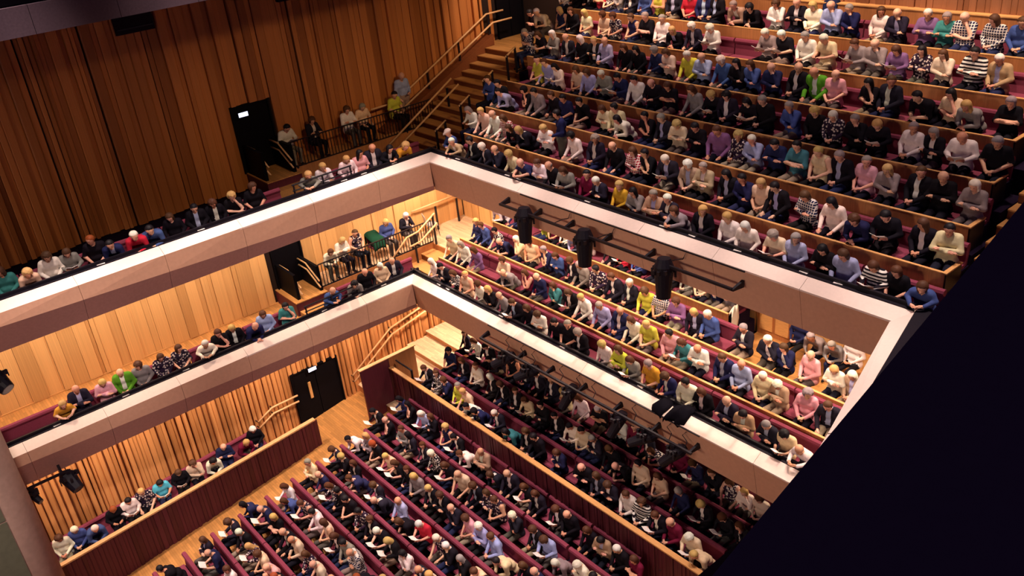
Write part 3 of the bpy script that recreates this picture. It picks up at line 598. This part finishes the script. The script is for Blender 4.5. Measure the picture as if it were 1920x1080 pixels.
def skeleton(arms, lean=0.0, stand=False, pitch=.25, yaw=0.0, roll=0.0):
    """list of (a, b, ra, rb, tag, blend); the figure looks along -y"""
    hz = .92 if stand else .54; L = lambda s: lean * s
    pel = (0, 0, hz); wst = np.array((0, -L(.16), hz + .19 - abs(lean) * .02)); chs = np.array((0, -L(.45) + .01, hz + .40 - abs(lean) * .10)); nk = np.array((0, -L(.64), hz + .555 - abs(lean) * .2))
    Rh = rotm(pitch, yaw, roll); hc = nk + np.array((0, -.035 - L(.05), .02)) + Rh @ np.array((0, -.02, .12)); o = lambda v: np.array(v)
    P = [(o(pel) - (.085, 0, .0), o(pel) + (.085, 0, 0), .125, .125, 'L' if stand else 'T', .07), (wst - (.06, 0, 0), wst + (.06, 0, 0), .118, .118, 'T', .08),
         (chs - (.095, 0, 0), chs + (.095, 0, 0), .118, .118, 'T', .08), (nk - (.13, -.01, .035), nk + (.13, .01, -.035), .062, .062, 'T', .07), (nk - (0, 0, .02), hc - Rh @ o((0, -.01, .07)), .056, .052, 'K', .02)]
    H0 = len(P)
    P += [(hc + Rh @ o((0, .012, .035)), hc + Rh @ o((0, .0, .03)), .092, .092, 'K', .02), (hc + Rh @ o((0, -.012, -.02)), hc + Rh @ o((0, -.03, -.07)), .072, .046, 'K', .03),
          (hc + Rh @ o((0, -.088, -.005)), hc + Rh @ o((0, -.106, -.028)), .010, .014, 'K', .012), (hc + Rh @ o((-.088, .0, -.015)), hc + Rh @ o((-.09, .01, .012)), .012, .016, 'K', .01), (hc + Rh @ o((.088, .0, -.015)), hc + Rh @ o((.09, .01, .012)), .012, .016, 'K', .01)]
    hands = []
    for s, (el, wr, ht) in zip((-1, 1), arms):
        sh = nk + o((s * .175, .0, -.05)); el, wr, ht = [o(q) for q in (el, wr, ht)]
        P += [(sh, el, .062, .047, 'U', .045), (el, wr, .046, .031, 'F', .03)]
        d = (ht - wr) / np.linalg.norm(ht - wr); P += [(wr, wr + d * .03, .028, .030, 'H', .015), (wr + d * .05, wr + d * .085, .033, .030, 'H', .02)]; hands.append((s, wr, d))
    for s in (-1, 1):
        hip = o((s * .09, 0, hz - .03))
        if stand: kn, an, to = o((s * .10, -.02, .50)), o((s * .10, .02, .09)), o((s * .13, -.15, .045))
        else: kn, an, to = o((s * .115, -.43, .50)), o((s * .12, -.40 + .03 * s, .10)), o((s * .14, -.56, .05))
        P += [(hip, kn, .092, .066, 'L', .05), (kn, an, .062, .042, 'L', .03), (an - (0, -.04, .03), to, .042, .038, 'S', .02)]
    return P, (hc, Rh), hands
def tube_np(pts, rs, n=5):
    m = MB().tube(pts, rs, n); return np.array([tuple(v) for v in m.v]), m.f
def body_arrays(spec, h, fingers=True):
    P, head, hands = spec; A = np.concatenate([[p[0] - max(p[2], p[3]), p[1] - max(p[2], p[3]), p[0] + max(p[2], p[3]), p[1] + max(p[2], p[3])] for p in P])
    lo, hi = A.min(0) - 2.5 * h, A.max(0) + 2.5 * h; n = np.ceil((hi - lo) / h).astype(int) + 1
    G = np.stack(np.meshgrid(*[lo[q] + h * np.arange(n[q]) for q in range(3)], indexing='ij'), -1)
    F = None
    for a, b, ra, rb, tg, k in P:
        d = cap(G, a, b, ra, rb); F = d if F is None else smin(F, d, k)
    v, f = surface_nets(F, lo, h); c = v[f].mean(1)
    D = np.stack([cap(c, p[0], p[1], p[2], p[3]) for p in P]); tg = np.array([p[4] for p in P])[D.argmin(0)]
    v = [v]; fs_ = [tuple(q) for q in f]; tags = list(tg); nv = len(v[0])
    if fingers:
        for s, wr, d in hands:
            side = np.cross(d, (0, 0, 1.0)); side /= max(np.linalg.norm(side), 1e-6); dn = np.cross(side, d); dn = dn if dn[2] < 0 else -dn
            for q, (off, ln) in enumerate(((-.024, .062), (-.008, .072), (.008, .068), (.023, .052))):
                b0 = wr + d * .09 + side * off; pv, pf_ = tube_np([b0 - d * .015, b0 + d * ln * .45, b0 + d * ln * .8 + dn * .014, b0 + d * ln + dn * .032], [.0095, .009, .0085, .006], 5)
                v.append(pv); fs_ += [tuple(i + nv for i in t) for t in pf_]; tags += ['H'] * len(pf_); nv += len(pv)
            t0 = wr + d * .045 + side * .028 * -s; pv, pf_ = tube_np([t0 + side * .012 * s, t0 - side * .018 * s + d * .025, t0 - side * .014 * s + d * .06 + dn * .01], [.012, .010, .007], 5)
            v.append(pv); fs_ += [tuple(i + nv for i in t) for t in pf_]; tags += ['H'] * len(pf_); nv += len(pv)
    hc, Rh = head
    for q, (x, y, z, rx, rz) in enumerate(((-.034, -.085, .012, .012, .006), (.034, -.085, .012, .012, .006), (0, -.081, -.066, .022, .005))):
        pts = [hc + Rh @ np.array((x + rx * math.cos(t), y - .002 - .002 * (q < 2), z + rz * math.sin(t))) for t in [math.pi / 3 * i for i in range(6)]] + [hc + Rh @ np.array((x, y - .008, z))]
        v.append(np.array(pts)); fs_ += [(nv + i, nv + (i + 1) % 6, nv + 6) for i in range(6)]; tags += ['E'] * 6; nv += 7
    return np.concatenate(v), fs_, np.array(tags), c
def mesh_np(name, v, f, mats, mi=None):
    me = bpy.data.meshes.new(name); me.from_pydata(v.tolist(), [], [tuple(int(i) for i in q) for q in f])
    for m in mats: me.materials.append(m)
    if mi is not None: me.polygons.foreach_set('material_index', np.asarray(mi, np.int32))
    me.polygons.foreach_set('use_smooth', np.ones(len(me.polygons), bool)); me.update(); return me
def shell(name, v, f, keep, mat, off):
    nr = np.zeros_like(v)
    for q in f:
        p = v[list(q[:4])]; n = np.cross(p[1] - p[0], p[2] - p[0])
        for i in q: nr[i] += n
    nr /= np.maximum(np.linalg.norm(nr, axis=1), 1e-9)[:, None]
    ff = [q for q, k in zip(f, keep) if k]; used = sorted({i for q in ff for i in q}); mp = {i: j for j, i in enumerate(used)}
    return mesh_np(name, (v + nr * off)[used], [tuple(mp[i] for i in q) for q in ff], [mat])
def hair_arrays(style, h=.02):
    g = np.arange(-.20, .201, h); G = np.stack(np.meshgrid(g, g, np.arange(-.36, .201, h), indexing='ij'), -1); x, y, z = G[..., 0], G[..., 1], G[..., 2]
    big = {'curly': .125, 'bob': .112, 'long': .108, 'short': .104, 'bald': .100, 'cap': .108}[style]
    F = cap(G, (0, .014, .035), (0, .012, .028), big, big)
    if style == 'bald': F = np.maximum(F, z - .035); F = np.maximum(F, -(y + .0)); F = np.maximum(F, -(z + .055))
    elif style == 'cap': F = np.maximum(F, -(z - .03)); F = np.minimum(F, cap(G, (0, -.09, .035), (0, -.14, .028), .05, .03) + .0)
    else:
        lowz = {'short': -.045, 'curly': -.075, 'bob': -.10, 'long': -.12}[style]
        F = np.maximum(F, -(z - lowz)); face = np.maximum(np.maximum(y + .015, z - .055), np.abs(x) - (.088 if style in ('short',) else .07)); F = np.maximum(F, -face)
        F = np.maximum(F, -np.maximum(y + .05, z - .06))
        if style == 'bob': F = smin(F, np.maximum(cap(G, (0, .03, -.02), (0, .035, -.09), .10, .095), -(y - .0)), .02)
        if style == 'long': F = smin(F, np.minimum(cap(G, (-.06, .035, -.04), (-.075, .03, -.27), .05, .035), np.minimum(cap(G, (.06, .035, -.04), (.075, .03, -.27), .05, .035), cap(G, (0, .06, -.04), (0, .075, -.28), .06, .05))), .03)
    if style == 'curly': F = F + .010 * np.sin(60 * x) * np.sin(55 * y + 1) * np.sin(58 * z)
    return surface_nets(F, np.array((g[0], g[0], -.36)), h)
A_lap = (((-.26, -.04, .80), (-.09, -.27, .66), (.01, -.33, .64)), ((.26, -.04, .80), (.08, -.27, .68), (-.02, -.33, .67)))
A_cross = (((-.25, -.10, .80), (.06, -.25, .82), (.15, -.24, .83)), ((.25, -.10, .80), (-.07, -.23, .86), (-.16, -.21, .86)))
A_chin = (((-.25, -.08, .80), (.07, -.26, .76), (.15, -.26, .77)), ((.20, -.22, .80), (.07, -.20, 1.04), (.03, -.16, 1.12)))
A_lean = (((-.21, -.34, .68), (-.05, -.52, .66), (.04, -.56, .64)), ((.21, -.34, .68), (.05, -.52, .68), (-.04, -.55, .66)))
A_read = (((-.26, -.08, .81), (-.13, -.32, .78), (-.07, -.39, .80)), ((.26, -.08, .81), (.13, -.32, .78), (.07, -.39, .80)))
A_rail = (((-.25, -.28, .86), (-.12, -.52, .82), (-.02, -.56, .81)), ((.25, -.28, .86), (.12, -.52, .83), (.02, -.56, .83)))
A_open = (((-.27, -.05, .80), (-.15, -.32, .62), (-.12, -.40, .60)), ((.27, -.05, .80), (.15, -.30, .62), (.12, -.39, .60)))
A_st = (((-.24, .0, 1.16), (-.22, -.12, .95), (-.18, -.19, .90)), ((.24, .0, 1.16), (.12, -.24, 1.08), (.04, -.30, 1.09)))
POSES = {'lap': skeleton(A_lap, .05, pitch=.45), 'lapL': skeleton(A_lap, .02, pitch=.2, yaw=.7), 'lapR': skeleton(A_lap, .05, pitch=.3, yaw=-.6, roll=.1), 'cross': skeleton(A_cross, .0, pitch=.3), 'crossD': skeleton(A_cross, .08, pitch=.6, yaw=.2),
         'chin': skeleton(A_chin, .10, pitch=.35, yaw=-.15), 'lean': skeleton(A_lean, .55, pitch=.45), 'read': skeleton(A_read, .08, pitch=.65), 'rail': skeleton(A_rail, .40, pitch=.35, yaw=.25), 'open': skeleton(A_open, .08, pitch=.5, yaw=-.2), 'stand': skeleton(A_st, .0, True, pitch=.3)}
KIT = {}; LOW = {}
for nm, sp in POSES.items():
    v, f, t, c = body_arrays(sp, .022); hz = sp[0][0][0][2]; nkz = sp[0][3][0]
    cen = np.array([v[list(q[:4])].mean(0) for q in f]); mi = np.where(t == 'E', 1, np.where(t == 'S', 2, 0))
    arms = np.isin(t, ('U', 'F')); strip = (t == 'T') & (np.abs(cen[:, 0]) < .055) & (cen[:, 1] < sp[0][2][0][1]) & (cen[:, 2] > hz + .12)
    scarf = (t == 'T') & (np.abs(cen[:, 0]) < .10) & (cen[:, 2] > hz + .44)
    KIT[nm] = dict(body=mesh_np('person', v, f, [M_skin, M_eye, M_shoe], mi), long=shell('long_top', v, f, (t == 'T') | arms, None, .010), short=shell('short_top', v, f, (t == 'T') | (t == 'U'), None, .010), vest=shell('vest_top', v, f, (t == 'T'), None, .010),
                   jacket=shell('jacket', v, f, ((t == 'T') & ~strip) | arms, None, .016), shirt=shell('shirt', v, f, strip | scarf, M_cloth, .011), trousers=shell('trousers', v, f, t == 'L', M_cloth, .010), head=sp[1])
    for q in ('long', 'short', 'vest', 'jacket'): KIT[nm][q].materials.clear(); KIT[nm][q].materials.append(M_cloth)
    v, f, t, c = body_arrays(sp, .034, False); cen = np.array([v[list(q[:4])].mean(0) for q in f])
    LOW[nm] = (v, f, t, (t == 'T') & (np.abs(cen[:, 0]) < .055) & (cen[:, 1] < sp[0][2][0][1]) & (cen[:, 2] > hz + .12))
HAIR = {s: mesh_np('hair_' + s, *hair_arrays(s), [M_hair]) for s in ('short', 'bald', 'bob', 'long', 'curly', 'cap')}
HLOW = {s: hair_arrays(s, .034) for s in ('short', 'bald', 'bob', 'long', 'curly', 'cap')}
_pat = {}
def patterned(me, mat):
    if mat is M_cloth: return me
    k = (me.name, mat.name)
    if k not in _pat: q = me.copy(); q.materials.clear(); q.materials.append(mat); _pat[k] = q
    return _pat[k]
TOP = {'k': ((22, 18, 26), 'black top'), 'w': ((238, 226, 218), 'white shirt'), 'c': ((222, 196, 166), 'cream top'), 'g': ((138, 128, 128), 'grey top'), 'n': ((34, 36, 74), 'navy top'), 'b': ((66, 84, 142), 'blue top'), 'l': ((158, 160, 206), 'pale blue shirt'),
       'r': ((190, 40, 60), 'red top'), 'p': ((222, 162, 172), 'pink top'), 'v': ((128, 92, 138), 'mauve top'), 'y': ((198, 196, 70), 'lime yellow top'), 'G': ((86, 150, 40), 'green jacket'), 't': ((62, 122, 128), 'teal top'), 'j': ((172, 142, 116), 'tan jacket'),
       's': ((30, 24, 34), 'striped top'), 'f': ((44, 30, 50), 'black-and-white patterned top'), 'F': ((150, 26, 50), 'red checked shirt'), 'q': ((44, 44, 72), 'checked shirt'), 'o': ((206, 150, 52), 'mustard top'), 'd': ((36, 32, 46), 'dark suit jacket'), 'm': ((112, 24, 56), 'maroon top'), 'u': ((96, 190, 226), 'bright sky-blue shirt')}
HC = {'W': ((232, 224, 214), 'white-haired'), 'G': ((150, 138, 134), 'grey-haired'), 'B': ((204, 166, 104), 'fair-haired'), 'D': ((24, 18, 24), 'dark-haired'), 'N': ((86, 54, 36), 'brown-haired'), 'R': ((150, 72, 36), 'red-haired'), 'O': ((150, 136, 128), 'balding')}
PAT = {'s': M_stripe, 'f': M_floral, 'F': M_check, 'q': M_check}
SKINS = [(226, 166, 138), (236, 180, 152), (214, 150, 120), (230, 170, 146)]
TRS = [(22, 20, 30), (26, 26, 40), (40, 44, 78), (90, 82, 78), (30, 26, 30), (150, 132, 114), (24, 20, 30)]
NV = RM  # camera rows, to find where along a row a head of a given column sits
def along_x(u, y, z): n = FPX * RM[0] - (u - 960) * RM[2]; return -(n[1] * y + n[2] * (z - H)) / n[0]
def along_y(u, x, z): n = FPX * RM[0] - (u - 960) * RM[2]; return -(n[0] * x + n[2] * (z - H)) / n[1]
REC = []
def parse(s):
    for t in s.split():
        m = re.match(r'(-?\d+)([a-zA-Z])([WGBDNRO])(\w*)$', t); yield int(m[1]), m[2], m[3], m[4]
ROWS = []
def zc(v): return lambda a: v
def add(place, group, ax, at, z, rot, s, **k): ROWS.append(dict(place=place, group=group, ax=ax, at=at, z=z, rot=rot, s=s, **k))
U2 = {
 7: '1057wN 1080kN 1105kD 1119rN 1136fN 1157gG 1176dN 1209bG 1234yB 1264dN 1293rN 1320nG 1336kW 1393jG 1414kD 1457wN 1494kOx 1526wB 1562lOh 1597nGh 1651wN 1685dOh 1739vW 1772tGx 1805qOh 1868qN 1918bN',
 6: '1023cW 1051nBz 1072kNL 1098cB 1132cNz 1149fN 1187nN 1211kGx 1241wGi 1271kBL 1301dW 1336wWp 1441gWp 1472kWp 1513wG 1552cWm 1610gNp 1637gOh 1685vNp 1729fDL 1772cNLh 1828sD 1878jWm',
 5: '989qG 1013kN 1036gWx 1063dO 1090kW 1113kBx 1130lOi 1172kN 1196kDL 1230nGz 1249cN 1293yW 1316lOm 1357bW 1383kDL 1399bNh 1449nOh 1497kO 1532GO 1564pO 1634kDh 1670dNi 1749kD 1789cDLh 1835gBL 1895kG',
 4: '1007yD 1026lN 1044wDL 1082cN 1095lN 1132gW 1164nD 1193wD 1224kO 1255kN 1303gN 1336kBp 1357dD 1405kDp 1432kG 1486bGh 1530kB 1559fW 1607kG 1647kBp 1712wG 1749kG 1807wOp 1872kG',
 3: '916bN 938kD 951lDe 988kDh 1005gD 1038kN 1051nD 1090kD 1132cN 1155cD 1168wDe 1214kD 1245dG 1269cB 1307kD 1348vN 1384fB 1414lWh 1455nD 1495tDx 1540cB 1579kG 1624pG 1667gBL 1726kN 1751kO 1828gWx',
 2: '882wG 907cB 929wO 942FN 971kNL 993dB 1022wB 1076wD 1115dG 1153kO 1190FN 1214kD 1252dW 1291jW 1315jG 1366kDL 1393nDh 1428cBL 1457kD 1516qN 1565wDL 1620nN 1664kDp 1735kNL 1763cDx',
 1: '842bWC 860jWa 886kD 909dW 934dO 960cB 991nOa 1006wN 1036kO 1059gNL 1100mD 1120dW 1161oB 1191gDLh 1225jG 1253dW 1282gNa 1316kB 1368wB 1400wW 1455cGp 1485lGe 1547kDL 1570lNe 1643sN 1666kN 1737bNa'}
for k, s in U2.items():
    add(f"upper balcony's {RW[k]} row", f'audience in the {RW[k]} row of the upper balcony', 'x', yk2(k) + (.63 if k == 1 else .60), zc(fk2(k)), 0, s, front=(k == 1))
U1 = {
 1: '812wWL 830kD 853sN 872cB 898wN 918kBh 942gO 965kN 990kN 1008wNe 1043kD 1062kG 1087kG 1132wB 1160yNL 1185gN 1220oG 1253nN 1288wD 1317kN 1364dO 1385jDe 1442dG 1475cD 1517wOa',
 2: '847cG 867wG 892vN 942cN 955gO 988mN 1010nO 1040tN 1068kN 1095wB 1128lG 1162nO 1187wN 1215yB 1257pD 1283tN 1310wO 1358nN 1388lO 1432cW 1462jW 1512pG 1555dN',
 3: '892nB 907bN 933fD 950nO 973cWh 995cN 1025nGh 1043bN 1072kN 1088gG 1120fD 1153dN 1180dW 1212yN 1237qN 1267vN 1303dB 1332bW 1395dG 1443dWh 1470nNh 1520pO 1567wB 1602jW',
 4: '942wN 967nN 1018yN 1037mN 1060wD 1083lNe 1102wN 1147kN 1172rNp 1197bD 1230kN 1256kN 1291gG 1316cN 1336nD 1358gG'}
for k, s in U1.items():
    add(f"lower balcony's {RW[k]} row", f'audience in the {RW[k]} row of the lower balcony', 'x', yk1(k) + (.48 if k == 1 else .56), zc(FK1[k]), 0, s, front=(k == 1), w=.55 if k == 4 else 1)
add('the seats right of the lower door', 'audience right of the lower balcony door', 'x', 17.9, zc(6.28), 0, '1500nN 1540gG 1562gG 1590wN', w=.6)
GR = math.pi / 2
add('the upper left gallery', 'audience in the left gallery of the upper balcony', 'y', X2 - .62, zc(9.97), GR, '5tN 30cB 88wN 120gN 175kR 208nD 253rW 277bDe 322kN 365kD 400kN 435kB 474kN 578gBa 602wB 649wBL 669pDL 696dO 723kDa 744oBe', keep=True, turn=-.25)
add('the lower left gallery', 'audience in the left gallery of the lower balcony', 'y', X1 - .58, zc(5.55), GR, '112oBa 143dO 192pB 228GO 262gN 300fNL 335fN 383wWa 403kN 435kB 467nO 495lN 535tD 615bOa 661gDe 684kO 714cW 736dO', keep=True, turn=-.25)
add('the stalls side box', 'audience in the stalls side box', 'y', -25.62, lambda y: capz(y) - .76, GR, '107wN 125bW 153bWe 208kR 232wD 267fB 298uDp 335kNp 362cNh 395wD 415nO 453mB 478kW', keep=True, turn=-.2)
add('the group behind the upper railing', 'people on the upper side platform', 'y', -26.45, zc(10.5), GR, '534wD 584dN 650wN 677cG 738yDz', keep=True)
add('the group behind the lower railing', 'people on the lower side platform', 'y', -26.35, zc(6.2), GR, '611wNe 638wB 665fN 723bBz 758dWh', keep=True)
add(lambda p: 'against the timber wall near the upper stairs', 'standing people in the upper balcony', 'y', -26.6, zc(10.5), GR, '757lOmS', keep=True)
add(lambda p: 'among the seats of the second upper row', 'standing people in the upper balcony', 'x', 16.25, zc(fk2(2)), -.6, '1049nDmS', keep=True)
add(lambda p: 'beside the black top door', 'standing people in the upper balcony', 'x', 20.9, zc(12.5), -.3, '999kDm', keep=True)
PT = {1: '800kN 817fN 836nN 858yG 874cB 885wDe 932dW 967tD 988kN 1007kD 1048nN 1093kO 1120dN 1142dN 1177wN 1198sN 1235kNp 1262mO 1296cWp 1322cB',
      2: '840nDi 867kN 892wN 921kW 987cNp 1072wD 1088cD 1177kO 1195cD 1237cN 1320kBp 1360kNp 1393kN', 3: '871dN 892wNp 1060cB 1088wN 1123kW 1163wN 1215dN 1240fN 1305nNp 1338kN 1370fN 1398wB 1416cN'}
for k, s in PT.items(): add(f'{RW[k]} parterre row', f'audience in the {RW[k]} parterre row', 'x', 12.66 + .95 * (k - 1) + .58, zc(FP[k]), 0, s, fill=True, w=1 if k == 1 else .8)
ST = ['753nDp 768kDL 793lWp 808kN 835nB 857kD 884wNe 902jOx 935dN 956dO 987kN 1006dN 1045kNp 1057kO 1105kN 1125jD 1162kWm 1190mN', '706kDp 728kOh 753gN 767dD 792dN 812sW 838kN 864cO 892kN 912fN 930fN 965dWh 1003kN 1018lNp 1060gW 1089wW 1118cD',
      '672wD 687gBx 702kR 728cB 745kN 762kN 772gB 807kB 825kN 850dO 877pN 898lWx 925lN 953cD 985kN 1005nO 1035kN', '628dNp 644kBh 662kN 680nN 705dNp 722dO 747lO 770kN 791rWp 824fW 835kW 868kGL 897cN 917kD', '579cGx 602nO 622fN 635kD 652kD 675fD 693kN 713kW 734kBp 758wDh 791dO 805cB',
      '537wNp 551bN 570fNp 591wD 610cN 630kN 647gD 665qO 697kR 718kB', '477nDe 497nOp 513kBx 538kO 552cO 575fN 595cO 622lO', '435dNp 453kW 473fBLp 488cN 507pO 522kR', '381dN 399nOp 425wN 440cN', '327kDep 343kN 362wN', '280kN']
for i, s in enumerate(ST):
    k = 10 - i; y = 3.0 + .955 * k - .32
    add(f'{RW[i + 1]} stalls row from parterre', f'audience in the {RW[i + 1]} stalls row', 'x', y, zc(fs(y) + .02), 0, s, fill=True)

def dist(p): q = RM @ (np.array(p) - (0, 0, H)); return FPX / q[2], q[0] / q[2] * FPX + 960, q[1] / q[2] * FPX + 540
def pick_pose(fl, front):
    if front: fl = fl.replace('e', '')
    for ch, p in (('x', 'cross'), ('h', 'chin'), ('e', 'lean'), ('p', 'read'), ('a', 'rail'), ('i', 'lapL'), ('z', 'lapR'), ('S', 'stand')):
        if ch in fl: return p
    return random.choice(['lap', 'lap', 'lapL', 'lapR', 'cross', 'crossD', 'chin', 'read', 'open', 'open', 'lean' if not front else 'lap'])
PEOPLE = []
for row in ROWS:
    xs = []
    for u, tp, hr, fl in parse(row['s']):
        if row['ax'] == 'x': a = along_x(u, row['at'] - .07, row['z'](0) + 1.2); P = (a, row['at'], row['z'](a))
        else: a = along_y(u, row['at'] + .07, row['z'](5) + 1.2); P = (row['at'], a, row['z'](a))
        xs.append([a, tp, hr, fl, P])
    xs.sort(key=lambda q: q[0])
    if row.get('fill'):                      # dark-clothed listeners whom the photograph shows only as dark shapes
        add = []
        for p, q in zip(xs, xs[1:]):
            gap = q[0] - p[0]; n = int(gap / .60 + .25) - 1
            for i in range(n):
                a = p[0] + gap * (i + 1) / (n + 1); add.append([a, random.choice('kkkkdnkm'), random.choice('DDNGNGO'), '', (a, row['at'], row['z'](a))])
        xs = sorted(xs + add, key=lambda q: q[0])
    for i in range(len(xs) - 1):             # keep neighbours a shoulder apart
        if xs[i + 1][0] - xs[i][0] < .47: xs[i + 1][0] = xs[i][0] + .47; P = list(xs[i + 1][4]); P[0 if row['ax'] == 'x' else 1] = xs[i + 1][0]; xs[i + 1][4] = tuple(P)
    for i, (a, tp, hr, fl, P) in enumerate(xs):
        sz, px, py = dist((P[0], P[1], P[2] + 1.1))
        PEOPLE.append(dict(P=P, tp=tp, hr=hr, fl=fl, row=row, i=i + 1, n=len(xs), size=sz * row.get('w', 1) * (1 if -20 < px < 1940 and -30 < py < 1100 else .1), rot=row['rot'] + random.uniform(-.22, .22) + row.get('turn', 0)))
PEOPLE.sort(key=lambda p: -p['size'])
LIMIT = 318
papers = []
def style_of(p):
    fl, hr = p['fl'], p['hr']
    if hr == 'O': return 'bald'
    if 'C' in fl: return 'cap'
    if 'L' in fl: return 'long'
    if 'm' in fl: return 'short'
    if hr in 'BN' : return random.choice(['bob', 'bob', 'curly', 'short'])
    return random.choice(['short', 'short', 'short', 'bob', 'curly'])
crowd = []
for n_, p in enumerate(PEOPLE):
    pose = pick_pose(p['fl'], p['row'].get('front')); st = style_of(p); K = KIT[pose]; tc, tw = TOP[p['tp']]; hcol, hw = HC[p['hr']]
    sc = random.uniform(1.02, 1.12) * (.95 if st in ('bob', 'long', 'curly') else 1.02); M = Matrix.Translation(p['P']) @ Matrix.Rotation(p['rot'], 4, 'Z') @ Matrix.Diagonal((sc, sc, sc if pose == 'stand' else .5 + sc / 2, 1))
    skin = random.choice(SKINS); tr = random.choice(TRS); kind = 'jacket' if p['tp'] in 'djG' and st != 'x' or (p['tp'] == 'n' and p['i'] % 3 == 0) or (p['tp'] == 'k' and random.random() < .3) else ('long' if p['tp'] in 'wlgjvbs' or random.random() < .5 else 'short')
    if p['hr'] in 'BN' and kind == 'short' and random.random() < .35: kind = 'vest'
    j = lambda c, a=.10: tuple(min(1, max(0, q * random.uniform(1 - a, 1 + a))) for q in lin(c))
    hm = np.eye(4); hm[:3, :3] = K['head'][1]; hm[:3, 3] = K['head'][0]
    reads = pose == 'read' and ('p' in p['fl'] or random.random() < .8)
    lab = f"{p['i']}"
    place = p['row']['place'](p) if callable(p['row']['place']) else f"{ordw(p['i'])} from left in {p['row']['place']}"
    if n_ < LIMIT or p['row'].get('keep'):
        b = bpy.data.objects.new('person', K['body']); C.objects.link(b); b.matrix_world = M; b.color = (*j(skin, .06), 1)
        wear = {'black top': 'black jacket', 'navy top': 'navy jacket', 'green jacket': 'green jacket'}.get(tw, tw) if kind == 'jacket' else tw
        tag(b, f"{hw} person in {wear}, {'standing ' if pose == 'stand' else ''}{place}", 'person', p['row']['group'])
        def part(nm, me, col, mw=None):
            o = bpy.data.objects.new(nm, me); C.objects.link(o); o.parent = b; o.color = (*col, 1)
            if mw is not None: o.matrix_local = Matrix(mw.tolist())
            return o
        pm = PAT.get(p['tp'], M_cloth)
        part({'jacket': 'jacket', 'long': 'shirt', 'short': 'shirt', 'vest': 'sleeveless_top'}[kind], patterned(K[kind], pm), j(tc))
        if kind == 'jacket': part('shirt', K['shirt'], j(random.choice([(236, 226, 220), (226, 214, 206), (170, 172, 206)])))
        part('trousers', K['trousers'], j(tr)); part('hair', HAIR[st], j(hcol), hm)
    else: crowd.append((M, pose, st, j(tc), j(skin, .06), j(tr), j(hcol), hm, kind, p['tp']))
    if reads: papers.append((M, p, place, n_ < LIMIT))
# the rest of the audience, past the first three hundred: one joined mass
VV, FF, CC, off = [], [], [], 0
for M, pose, st, tc, sk, tr, hcv, hm, kind, tp in crowd:
    v, f, t, strip = LOW[pose]; Mn = np.array(M); vw = v @ Mn[:3, :3].T + Mn[:3, 3]; VV.append(vw)
    up = ('T', 'U', 'F') if kind in ('long', 'jacket') else ('T', 'U') if kind == 'short' else ('T',)
    for q, g, s_ in zip(f, t, strip):
        FF.append(tuple(i + off for i in q)); c = tc if g in up else tr if g == 'L' else (.012, .008, .012) if g in 'SE' else sk
        if kind == 'jacket' and s_: c = (.80, .72, .68)
        if tp in 'fsqF' and g in up and random.random() < .35: c = (.7, .62, .58)
        CC.append(c)
    off += len(v); hv, hf = HLOW[st]; hw_ = (hv @ hm[:3, :3].T + hm[:3, 3]) @ Mn[:3, :3].T + Mn[:3, 3]; VV.append(hw_)
    FF += [tuple(i + off for i in q) for q in hf]; CC += [hcv] * len(hf); off += len(hv)
if crowd:
    k = N('crowd_cloth_and_skin', .8, .15); at = k.n('ShaderNodeAttribute', _attribute_name='tint'); k.col(at.outputs['Color'])
    me = mesh_np('seated_audience', np.concatenate(VV), FF, [k.m]); ca = me.attributes.new('tint', 'FLOAT_COLOR', 'FACE')
    ca.data.foreach_set('color', np.concatenate([np.array(CC), np.ones((len(CC), 1))], 1).astype(np.float32).ravel())
    o = link('seated_audience', me, None); o['kind'] = 'stuff'; o['label'] = 'the rest of the packed seated audience, mostly in the stalls'
# programmes held open on laps
PAPER = MB()
for s in (-1, 1): PAPER.poly([(0, -.11, 0), (s * .14, -.11, .035), (s * .14, .10, .035), (0, .10, 0), (0, -.11, -.006), (s * .14, -.11, .029), (s * .14, .10, .029), (0, .10, -.006)], [(0, 1, 2, 3), (7, 6, 5, 4), (0, 4, 5, 1), (1, 5, 6, 2), (2, 6, 7, 3), (3, 7, 4, 0)])
PME = PAPER.mesh('programme'); PME.materials.append(M_paper)
for M, p, place, solo in papers:
    o = bpy.data.objects.new('programme', PME); C.objects.link(o); o.matrix_world = M @ Matrix.Translation((0, -.42, .835)) @ Matrix.Rotation(-.55, 4, 'X')
    tag(o, f"white programme held by person {place}", 'programme', 'open programmes held by listeners')
SPOTS = [('upper rear shelf', [(x, Y2 + .1, Z2 + .018) for x in (-21.6, -19.2, -18.7, -15.9, -13.3, -12.4, -11.1, -9.4, -8.6)], 0), ('lower rear shelf', [(x, Y1 + .1, Z1 + .018) for x in (-22.7, -22.2, -19.4, -16.6, -13.6)], 0),
         ('upper side shelf', [(X2 - .1, y, Z2 + .018) for y in (13.4, 12.3, 11.6, 7.1, 4.4)], 1.57), ('lower side shelf', [(X1 - .1, y, Z1 + .018) for y in (12.9, 10.6, 8.3, 5.9, 4.1, 2.2)], 1.57)]
for nm, sp, rz in SPOTS:
    for i, P in enumerate(sp):
        o = MB().box(-.10, .10, -.045, .045, 0, .008).obj('leaflet', M_paper); o.location = P; o.rotation_euler = (0, 0, rz + random.uniform(-.2, .2))
        tag(o, f'small white leaflet lying flat on the black {nm}, {ordw(i + 1)} from the corner', 'leaflet', 'leaflets on the balcony shelves')
print('people', len(PEOPLE), 'crowd', len(crowd), 'papers', len(papers))
